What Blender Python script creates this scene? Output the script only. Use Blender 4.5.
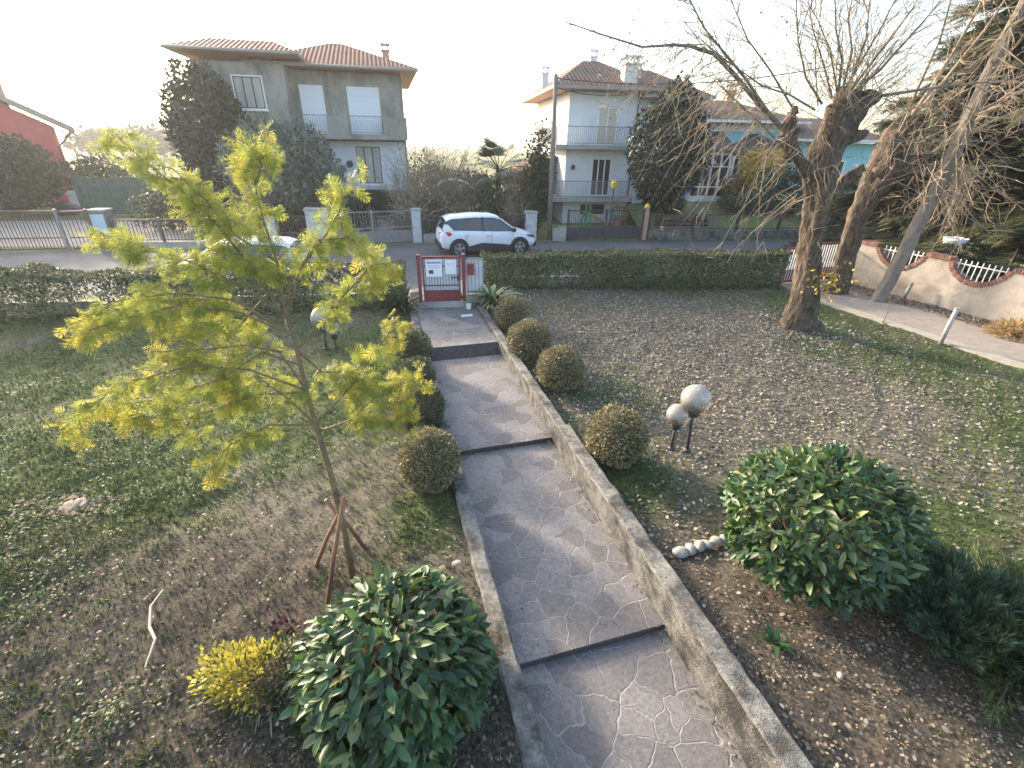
import bpy, math, random
import numpy as np
from mathutils import Vector
R_ = math.radians
rng = np.random.default_rng(11)
random.seed(11)
for o in list(bpy.data.objects): bpy.data.objects.remove(o)
SC = bpy.context.scene
COL = SC.collection

# ------------------------------------------------------------------ camera, world, sun, exposure
PITCH, ROLL, FPX, CAMH = R_(26.9), R_(1.04), 475.0, 4.2
from mathutils import Matrix
fwd = Vector((0, math.cos(PITCH), -math.sin(PITCH))); up0 = Vector((0, math.sin(PITCH), math.cos(PITCH))); r0 = Vector((1, 0, 0))
cr = r0*math.cos(ROLL) + up0*math.sin(ROLL); cu = up0*math.cos(ROLL) - r0*math.sin(ROLL)
cam = bpy.data.cameras.new('camera'); co = bpy.data.objects.new('camera', cam); COL.objects.link(co)
M = Matrix((cr, cu, -fwd)).transposed().to_4x4(); M.translation = (0, 0, CAMH)
co.matrix_world = M
cam.sensor_width = 36; cam.lens = FPX/1024*36; cam.clip_end = 4000; cam.clip_start = 0.05
SC.camera = co

SUN_AZ, SUN_EL = -48, 17          # degrees left of the view direction, above the horizon
sd = Vector((math.sin(R_(SUN_AZ))*math.cos(R_(SUN_EL)), math.cos(R_(SUN_AZ))*math.cos(R_(SUN_EL)), math.sin(R_(SUN_EL))))
W = bpy.data.worlds.new('World'); SC.world = W; W.use_nodes = True
nt = W.node_tree; bg = nt.nodes['Background']
sky = nt.nodes.new('ShaderNodeTexSky'); sky.sky_type = 'NISHITA'; sky.sun_disc = False
sky.sun_elevation = R_(SUN_EL); sky.sun_rotation = R_(SUN_AZ)
sky.air_density = 1.0; sky.dust_density = 3.2; sky.ozone_density = 1.0
nt.links.new(sky.outputs[0], bg.inputs[0]); bg.inputs[1].default_value = 0.15
sl = bpy.data.lights.new('sun', 'SUN'); so = bpy.data.objects.new('sun', sl); COL.objects.link(so)
sl.energy = 2.5; sl.angle = R_(6); sl.color = (1.0, 0.87, 0.70)
so.rotation_euler = sd.to_track_quat('Z', 'Y').to_euler()
SC.view_settings.view_transform = 'Standard'; SC.view_settings.look = 'None'
SC.view_settings.exposure = 2.1; SC.view_settings.gamma = 1.0
SC.cycles.max_bounces = 6; SC.cycles.volume_bounces = 1; SC.cycles.transparent_max_bounces = 8
SC.cycles.volume_step_rate = 4.0

# ------------------------------------------------------------------ helpers
def ray(px, py): return fwd + cr*((px-512)/FPX) - cu*((py-384)/FPX)
def at(px, py, Y):
    d = ray(px, py); t = Y/d.y; return Vector((0, 0, CAMH)) + d*t
def gd(px, py, z=0.0):
    d = ray(px, py); t = (z-CAMH)/d.z; return Vector((0, 0, CAMH)) + d*t

def tag(o, label=None, cat=None, group=None, kind=None):
    if label: o['label'] = label
    if cat: o['category'] = cat
    if group: o['group'] = group
    if kind: o['kind'] = kind
    return o
def thing(name, label, cat, loc=(0, 0, 0), rz=0, group=None):
    o = bpy.data.objects.new(name, None); COL.objects.link(o)
    o.location = loc; o.rotation_euler = (0, 0, R_(rz)); o.empty_display_size = .2
    return tag(o, label, cat, group)
def link(name, me, mats, parent=None, smooth=False):
    o = bpy.data.objects.new(name, me); COL.objects.link(o)
    for m in (mats if isinstance(mats, (list, tuple)) else [mats]): me.materials.append(m)
    if parent: o.parent = parent
    if smooth and len(me.polygons): me.polygons.foreach_set('use_smooth', np.ones(len(me.polygons), dtype=bool))
    return o
def copy_tree(o, parent=None):
    c = o.copy(); COL.objects.link(c)
    if parent: c.parent = parent
    for ch in o.children: copy_tree(ch, c)
    return c

class MB:
    def __init__(s): s.v = []; s.f = []; s.m = []
    def add(s, v, f, mi=0):
        b = len(s.v); s.v += [tuple(p) for p in v]; s.f += [tuple(i+b for i in q) for q in f]; s.m += [mi]*len(f); return s
    def box(s, x0, x1, y0, y1, z0, z1, mi=0):
        v = [(x0,y0,z0),(x1,y0,z0),(x1,y1,z0),(x0,y1,z0),(x0,y0,z1),(x1,y0,z1),(x1,y1,z1),(x0,y1,z1)]
        return s.add(v, [(0,3,2,1),(4,5,6,7),(0,1,5,4),(1,2,6,5),(2,3,7,6),(3,0,4,7)], mi)
    def bar(s, p, q, w, d=None, mi=0, upv=(0,0,1)):
        p, q = Vector(p), Vector(q); d = d or w; t = (q-p).normalized(); u = Vector(upv)
        if abs(t.dot(u)) > .98: u = Vector((0,1,0))
        a = t.cross(u).normalized()*w/2; b = a.cross(t).normalized()*d/2
        v = [p-a-b, p+a-b, p+a+b, p-a+b, q-a-b, q+a-b, q+a+b, q-a+b]
        return s.add(v, [(0,3,2,1),(4,5,6,7),(0,1,5,4),(1,2,6,5),(2,3,7,6),(3,0,4,7)], mi)
    def tube(s, pts, rad, n=6, mi=0, rough=0.0, cap=True, rs=None):
        P = np.array([tuple(p) for p in pts], float); k = len(P)
        rad = np.broadcast_to(np.asarray(rad, float), (k,))
        T = np.gradient(P, axis=0); T /= np.linalg.norm(T, axis=1)[:, None]+1e-9
        u = np.array([1., 0, 0]) if abs(T[0][0]) < .9 else np.array([0, 1., 0])
        a = np.linspace(0, 2*math.pi, n, endpoint=False); V = []
        for i in range(k):
            u = u - T[i]*(u@T[i]); u /= np.linalg.norm(u)+1e-9; w = np.cross(T[i], u)
            r = rad[i]*(1 + (rough*(rs.random(n)-.5)*2 if rough else 0))
            V.append(P[i] + (np.cos(a)*r)[:, None]*u + (np.sin(a)*r)[:, None]*w)
        V = np.concatenate(V); F = []
        for i in range(k-1):
            for j in range(n):
                j2 = (j+1) % n; F.append((i*n+j, i*n+j2, (i+1)*n+j2, (i+1)*n+j))
        if cap: F.append(tuple(range(n-1, -1, -1))); F.append(tuple((k-1)*n+j for j in range(n)))
        return s.add(V, F, mi)
    def lathe(s, prof, c=(0,0,0), n=16, mi=0):
        k = len(prof); V = []; F = []
        for r, z in prof:
            for j in range(n):
                t = 2*math.pi*j/n; V.append((c[0]+r*math.cos(t), c[1]+r*math.sin(t), c[2]+z))
        for i in range(k-1):
            for j in range(n):
                j2 = (j+1) % n; F.append((i*n+j, i*n+j2, (i+1)*n+j2, (i+1)*n+j))
        F.append(tuple(range(n-1, -1, -1))); F.append(tuple((k-1)*n+j for j in range(n)))
        return s.add(V, F, mi)
    def prism(s, poly, y0, y1, mi=0, axis='y'):
        n = len(poly); V = []
        for y in (y0, y1):
            for a, b in poly: V.append((a, y, b) if axis == 'y' else ((y, a, b) if axis == 'x' else (a, b, y)))
        F = [tuple(range(n)), tuple(range(2*n-1, n-1, -1))] + [(i, i+n, (i+1) % n+n, (i+1) % n) for i in range(n)]
        return s.add(V, F, mi)
    def build(s, name, mats, parent=None, smooth=False, bevel=0):
        me = bpy.data.meshes.new(name); me.from_pydata(s.v, [], s.f)
        if any(s.m): me.polygons.foreach_set('material_index', s.m)
        me.update()
        o = link(name, me, mats, parent, smooth)
        if bevel:
            b = o.modifiers.new('bevel', 'BEVEL'); b.width = bevel; b.segments = 2; b.limit_method = 'ANGLE'
        return o

def np_mesh(name, V, F):
    """V (n,3), F (m,k) int, all faces with k corners"""
    me = bpy.data.meshes.new(name); k = F.shape[1]
    me.vertices.add(len(V)); me.vertices.foreach_set('co', V.astype(np.float32).ravel())
    me.loops.add(F.size); me.loops.foreach_set('vertex_index', F.astype(np.int32).ravel())
    me.polygons.add(len(F)); me.polygons.foreach_set('loop_start', np.arange(0, F.size, k, dtype=np.int32))
    me.update(calc_edges=True); return me

# leaf templates: x = width (-.5...5), y = length (0..1), z = normal
LEAF_V = np.array([(0,0,0),(0,.33,0),(0,.68,-.01),(0,1,-.09),(-.32,.16,.05),(-.5,.42,.10),(-.40,.74,.06),(.32,.16,.05),(.5,.42,.10),(.40,.74,.06)], float)
LEAF_F3 = np.array([(0,1,4),(1,5,4),(1,2,5),(2,6,5),(2,3,6),(0,7,1),(1,7,8),(1,8,2),(2,8,9),(2,9,3)])
QUAD_V = np.array([(-.32,0,0),(.32,0,0),(.5,.55,.07),(0,1,0),(-.5,.55,.07)], float)
QUAD_F = np.array([(0,1,2),(0,2,4),(4,2,3)])
TRI_V = np.array([(-.5,0,0),(.5,0,0),(0,1,.15)], float); TRI_F = np.array([(0,1,2)])
def unit(a): return a/(np.linalg.norm(a, axis=-1, keepdims=True)+1e-9)
def scatter(pos, Y, N, L, Wd, tv, tf):
    Y = unit(Y); X = unit(np.cross(Y, N)); Z = np.cross(X, Y)
    L = np.broadcast_to(L, (len(pos),)); Wd = np.broadcast_to(Wd, (len(pos),))
    V = (pos[:, None, :] + X[:, None, :]*(tv[None, :, 0, None]*Wd[:, None, None]) + Y[:, None, :]*(tv[None, :, 1, None]*L[:, None, None])
         + Z[:, None, :]*(tv[None, :, 2, None]*L[:, None, None]))
    F = tf[None] + (np.arange(len(pos))*len(tv))[:, None, None]
    return V.reshape(-1, 3), F.reshape(-1, tf.shape[1])
def leaves(name, pos, Y, N, L, Wd, m, parent=None, tv=QUAD_V, tf=QUAD_F, smooth=False):
    V, F = scatter(np.asarray(pos, float), Y, N, L, Wd, tv, tf)
    return link(name, np_mesh(name, V, F), m, parent, smooth)
def rdir(n, g=rng): return unit(g.normal(size=(n, 3)))

# smooth random field on x,y
class Field:
    def __init__(s, seed, freq, octs=4):
        g = np.random.default_rng(seed); s.k = []
        for o in range(octs):
            for _ in range(6):
                a = g.random()*2*math.pi; f = freq*2**o*(.7+.6*g.random())
                s.k.append((math.cos(a)*f, math.sin(a)*f, g.random()*6.28, .55**o))
    def __call__(s, x, y):
        r = 0
        for a, b, c, w in s.k: r = r + w*np.sin(a*x+b*y+c)
        return r/ (6**.5*1.6)

# ------------------------------------------------------------------ materials
def srgb(h):
    return tuple(((c/12.92) if c <= .04045 else ((c+.055)/1.055)**2.4) for c in [int(h[i:i+2], 16)/255 for i in (0, 2, 4)])
def newmat(name):
    m = bpy.data.materials.new(name); m.use_nodes = True
    n = m.node_tree.nodes; b = n['Principled BSDF']; return m, m.node_tree, n, b
def pm(name, c1, c2=None, scale=8, rough=.8, bump=0, bscale=None, isl=0, trans=0, spec=.5, metal=0, stretch=(1,1,1), c3=None, s3=1.2, t3=.5, hue=0, tcol=None, detail=5):
    """procedural material: noise between c1 and c2, optional large stains c3, per-leaf variation, translucency, bump"""
    m, t, n, b = newmat(name); L = t.links.new
    b.inputs['Roughness'].default_value = rough; b.inputs['Metallic'].default_value = metal
    b.inputs['Specular IOR Level'].default_value = spec
    tc = n.new('ShaderNodeTexCoord'); mp = n.new('ShaderNodeMapping'); L(tc.outputs['Object'], mp.inputs[0]); mp.inputs['Scale'].default_value = stretch
    col = None
    if c2 is not None:
        no = n.new('ShaderNodeTexNoise'); no.inputs['Scale'].default_value = scale; no.inputs['Detail'].default_value = detail; no.inputs['Roughness'].default_value = .65
        L(mp.outputs[0], no.inputs['Vector'])
        cr_ = n.new('ShaderNodeValToRGB'); cr_.color_ramp.elements[0].position = .32; cr_.color_ramp.elements[1].position = .68
        cr_.color_ramp.elements[0].color = (*c1, 1); cr_.color_ramp.elements[1].color = (*c2, 1); L(no.outputs[0], cr_.inputs[0]); col = cr_.outputs[0]
    if c3 is not None:
        n3 = n.new('ShaderNodeTexNoise'); n3.inputs['Scale'].default_value = s3; n3.inputs['Detail'].default_value = 6; n3.inputs['Roughness'].default_value = .7; L(mp.outputs[0], n3.inputs['Vector'])
        r3 = n.new('ShaderNodeValToRGB'); r3.color_ramp.elements[0].position = t3-.07; r3.color_ramp.elements[1].position = t3+.12; L(n3.outputs[0], r3.inputs[0])
        mx = n.new('ShaderNodeMixRGB'); L(r3.outputs[0], mx.inputs[0]); mx.inputs[2].default_value = (*c3, 1)
        if col: L(col, mx.inputs[1])
        else: mx.inputs[1].default_value = (*c1, 1)
        col = mx.outputs[0]
    if isl:
        ge = n.new('ShaderNodeNewGeometry'); hs = n.new('ShaderNodeHueSaturation')
        mr = n.new('ShaderNodeMapRange'); mr.inputs[3].default_value = 1-isl; mr.inputs[4].default_value = 1+isl; L(ge.outputs['Random Per Island'], mr.inputs[0]); L(mr.outputs[0], hs.inputs['Value'])
        if hue:
            m2 = n.new('ShaderNodeMath'); m2.operation = 'MULTIPLY'; m2.inputs[1].default_value = 7.31; L(ge.outputs['Random Per Island'], m2.inputs[0])
            m3 = n.new('ShaderNodeMath'); m3.operation = 'FRACT'; L(m2.outputs[0], m3.inputs[0])
            m4 = n.new('ShaderNodeMapRange'); m4.inputs[3].default_value = .5-hue; m4.inputs[4].default_value = .5+hue; L(m3.outputs[0], m4.inputs[0]); L(m4.outputs[0], hs.inputs['Hue'])
        if col: L(col, hs.inputs['Color'])
        else: hs.inputs['Color'].default_value = (*c1, 1)
        col = hs.outputs[0]
    if col: L(col, b.inputs['Base Color'])
    else: b.inputs['Base Color'].default_value = (*c1, 1)
    if bump:
        nb = n.new('ShaderNodeTexNoise'); nb.inputs['Scale'].default_value = bscale or scale*3; nb.inputs['Detail'].default_value = 5; L(mp.outputs[0], nb.inputs['Vector'])
        bp = n.new('ShaderNodeBump'); bp.inputs['Strength'].default_value = bump; bp.inputs['Distance'].default_value = .06 if name == 'bark' else .02; L(nb.outputs[0], bp.inputs['Height']); L(bp.outputs[0], b.inputs['Normal'])
    if trans:
        tr = n.new('ShaderNodeBsdfTranslucent'); ms = n.new('ShaderNodeMixShader'); ms.inputs[0].default_value = trans
        if tcol: tr.inputs[0].default_value = (*tcol, 1)
        elif col: L(col, tr.inputs[0])
        else: tr.inputs[0].default_value = (*c1, 1)
        L(b.outputs[0], ms.inputs[1]); L(tr.outputs[0], ms.inputs[2]); L(ms.outputs[0], n['Material Output'].inputs[0])
    return m

def ground_mat(name, soil1, soil2, g1, g2, fleck):
    """soil and grass mixed by the vertex attribute 'green' broken up with fine noise"""
    m, t, n, b = newmat(name); L = t.links.new; b.inputs['Roughness'].default_value = .95; b.inputs['Specular IOR Level'].default_value = .15
    tc = n.new('ShaderNodeTexCoord')
    def noise(s, d=6, r=.65):
        q = n.new('ShaderNodeTexNoise'); q.inputs['Scale'].default_value = s; q.inputs['Detail'].default_value = d; q.inputs['Roughness'].default_value = r; L(tc.outputs['Object'], q.inputs['Vector']); return q.outputs[0]
    def ramp(f, a, bb, p0=.35, p1=.65):
        q = n.new('ShaderNodeValToRGB'); q.color_ramp.elements[0].position = p0; q.color_ramp.elements[1].position = p1
        q.color_ramp.elements[0].color = (*a, 1); q.color_ramp.elements[1].color = (*bb, 1); L(f, q.inputs[0]); return q.outputs[0]
    soil = ramp(noise(24, 8, .75), soil1, soil2); grass = ramp(noise(16, 7, .7), g1, g2)
    at_ = n.new('ShaderNodeAttribute'); at_.attribute_name = 'green'
    ad = n.new('ShaderNodeMath'); ad.operation = 'ADD'; L(at_.outputs['Fac'], ad.inputs[0])
    nn = n.new('ShaderNodeMapRange'); nn.inputs[1].default_value = .25; nn.inputs[2].default_value = .75; nn.inputs[3].default_value = -.55; nn.inputs[4].default_value = .55; L(noise(9, 8, .75), nn.inputs[0]); L(nn.outputs[0], ad.inputs[1])
    fr = ramp(ad.outputs[0], (0,0,0), (1,1,1), .3, .75)
    mx = n.new('ShaderNodeMixRGB'); L(fr, mx.inputs[0]); L(soil, mx.inputs[1]); L(grass, mx.inputs[2])
    fl = ramp(noise(75, 3, .6), (0,0,0), (1,1,1), .62, .68)
    mu = n.new('ShaderNodeMath'); mu.operation = 'MULTIPLY'; mu.inputs[1].default_value = .55; L(fl, mu.inputs[0])
    m2 = n.new('ShaderNodeMixRGB'); L(mu.outputs[0], m2.inputs[0]); L(mx.outputs[0], m2.inputs[1]); m2.inputs[2].default_value = (*fleck, 1)
    L(m2.outputs[0], b.inputs['Base Color'])
    bp = n.new('ShaderNodeBump'); bp.inputs['Strength'].default_value = .9; bp.inputs['Distance'].default_value = .03; L(noise(38, 9, .8), bp.inputs['Height']); L(bp.outputs[0], b.inputs['Normal'])
    return m

def paving_mat(name):
    m, t, n, b = newmat(name); L = t.links.new; b.inputs['Specular IOR Level'].default_value = .35
    tc = n.new('ShaderNodeTexCoord')
    nz = n.new('ShaderNodeTexNoise'); nz.inputs['Scale'].default_value = 2.3; nz.inputs['Detail'].default_value = 4; L(tc.outputs['Object'], nz.inputs['Vector'])
    va = n.new('ShaderNodeVectorMath'); va.operation = 'MULTIPLY_ADD'; va.inputs[1].default_value = (.34,.34,0); L(nz.outputs['Color'], va.inputs[0]); L(tc.outputs['Object'], va.inputs[2])
    def vor(feat):
        v = n.new('ShaderNodeTexVoronoi'); v.voronoi_dimensions = '2D'; v.feature = feat; v.inputs['Scale'].default_value = 3.5; v.inputs['Randomness'].default_value = 1; L(va.outputs[0], v.inputs['Vector']); return v
    ve, vc = vor('DISTANCE_TO_EDGE'), vor('F1')
    rp = n.new('ShaderNodeValToRGB'); rp.color_ramp.elements[0].position = .010; rp.color_ramp.elements[1].position = .030
    rp.color_ramp.elements[0].color = (1,1,1,1); rp.color_ramp.elements[1].color = (0,0,0,1); L(ve.outputs['Distance'], rp.inputs[0])
    sx = n.new('ShaderNodeSeparateColor'); L(vc.outputs['Color'], sx.inputs[0])
    cc = n.new('ShaderNodeValToRGB'); e = cc.color_ramp.elements; e[0].color = (.158,.148,.143,1); e[1].color = (.262,.244,.233,1); L(sx.outputs[0], cc.inputs[0])
    n2 = n.new('ShaderNodeTexNoise'); n2.inputs['Scale'].default_value = 20; n2.inputs['Detail'].default_value = 12; n2.inputs['Roughness'].default_value = .8; L(tc.outputs['Object'], n2.inputs['Vector'])
    r2 = n.new('ShaderNodeValToRGB'); r2.color_ramp.elements[0].position = .3; r2.color_ramp.elements[1].position = .72; r2.color_ramp.elements[0].color = (.50,.50,.52,1); r2.color_ramp.elements[1].color = (1.45,1.40,1.36,1); L(n2.outputs[0], r2.inputs[0])
    mu = n.new('ShaderNodeMixRGB'); mu.blend_type = 'MULTIPLY'; mu.inputs[0].default_value = 1; L(cc.outputs[0], mu.inputs[1]); L(r2.outputs[0], mu.inputs[2])
    # joints: partly worn away
    n3 = n.new('ShaderNodeTexNoise'); n3.inputs['Scale'].default_value = 2.2; n3.inputs['Detail'].default_value = 4; L(tc.outputs['Object'], n3.inputs['Vector'])
    r3 = n.new('ShaderNodeValToRGB'); r3.color_ramp.elements[0].position = .12; r3.color_ramp.elements[1].position = .50; L(n3.outputs[0], r3.inputs[0])
    jm = n.new('ShaderNodeMath'); jm.operation = 'MULTIPLY'; L(rp.outputs[0], jm.inputs[0]); L(r3.outputs[0], jm.inputs[1])
    jm2 = n.new('ShaderNodeMath'); jm2.operation = 'MULTIPLY'; jm2.inputs[1].default_value = .62; L(jm.outputs[0], jm2.inputs[0])
    mx = n.new('ShaderNodeMixRGB'); L(jm2.outputs[0], mx.inputs[0]); L(mu.outputs[0], mx.inputs[1]); mx.inputs[2].default_value = (.37,.35,.33,1)
    L(mx.outputs[0], b.inputs['Base Color'])
    rr = n.new('ShaderNodeMapRange'); rr.inputs[3].default_value = .5; rr.inputs[4].default_value = .85; L(n2.outputs[0], rr.inputs[0]); L(rr.outputs[0], b.inputs['Roughness'])
    h = n.new('ShaderNodeMath'); h.operation = 'MULTIPLY_ADD'; h.inputs[1].default_value = -.5; L(rp.outputs[0], h.inputs[0]); L(n2.outputs[0], h.inputs[2])
    bp = n.new('ShaderNodeBump'); bp.inputs['Strength'].default_value = .8; bp.inputs['Distance'].default_value = .02; L(h.outputs[0], bp.inputs['Height']); L(bp.outputs[0], b.inputs['Normal'])
    return m

def roof_mat(name, c1, c2, c3):
    m, t, n, b = newmat(name); L = t.links.new; b.inputs['Roughness'].default_value = .85
    tc = n.new('ShaderNodeTexCoord')
    w = n.new('ShaderNodeTexWave'); w.bands_direction = 'X'; w.inputs['Scale'].default_value = 1.35; w.inputs['Distortion'].default_value = .25; L(tc.outputs['Object'], w.inputs['Vector'])
    w2 = n.new('ShaderNodeTexWave'); w2.bands_direction = 'Y'; w2.wave_profile = 'SAW'; w2.inputs['Scale'].default_value = .9; L(tc.outputs['Object'], w2.inputs['Vector'])
    no = n.new('ShaderNodeTexNoise'); no.inputs['Scale'].default_value = 5; no.inputs['Detail'].default_value = 8; no.inputs['Roughness'].default_value = .75; L(tc.outputs['Object'], no.inputs['Vector'])
    cr_ = n.new('ShaderNodeValToRGB'); e = cr_.color_ramp.elements; e[0].position = .3; e[0].color = (*c1,1); e[1].position = .7; e[1].color = (*c2,1); L(no.outputs[0], cr_.inputs[0])
    r2 = n.new('ShaderNodeValToRGB'); r2.color_ramp.elements[0].color = (.3,.3,.3,1); r2.color_ramp.elements[0].position = .1; r2.color_ramp.elements[1].position = .5; L(w.outputs[0], r2.inputs[0])
    mu = n.new('ShaderNodeMixRGB'); mu.blend_type = 'MULTIPLY'; mu.inputs[0].default_value = .7; L(cr_.outputs[0], mu.inputs[1]); L(r2.outputs[0], mu.inputs[2])
    n4 = n.new('ShaderNodeTexNoise'); n4.inputs['Scale'].default_value = .8; n4.inputs['Detail'].default_value = 5; L(tc.outputs['Object'], n4.inputs['Vector'])
    r4 = n.new('ShaderNodeValToRGB'); r4.color_ramp.elements[0].position = .5; r4.color_ramp.elements[1].position = .72; L(n4.outputs[0], r4.inputs[0])
    mx = n.new('ShaderNodeMixRGB'); L(r4.outputs[0], mx.inputs[0]); L(mu.outputs[0], mx.inputs[1]); mx.inputs[2].default_value = (*c3,1)
    L(mx.outputs[0], b.inputs['Base Color'])
    h = n.new('ShaderNodeMath'); h.operation = 'ADD'; L(w.outputs[0], h.inputs[0]); L(w2.outputs[0], h.inputs[1])
    bp = n.new('ShaderNodeBump'); bp.inputs['Strength'].default_value = .8; bp.inputs['Distance'].default_value = .06; L(h.outputs[0], bp.inputs['Height']); L(bp.outputs[0], b.inputs['Normal'])
    return m

def glass_mat(name, c=(.03,.04,.05), rough=.06):
    m, t, n, b = newmat(name); b.inputs['Base Color'].default_value = (*c, 1); b.inputs['Roughness'].default_value = rough; b.inputs['Specular IOR Level'].default_value = .8
    return m

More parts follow.
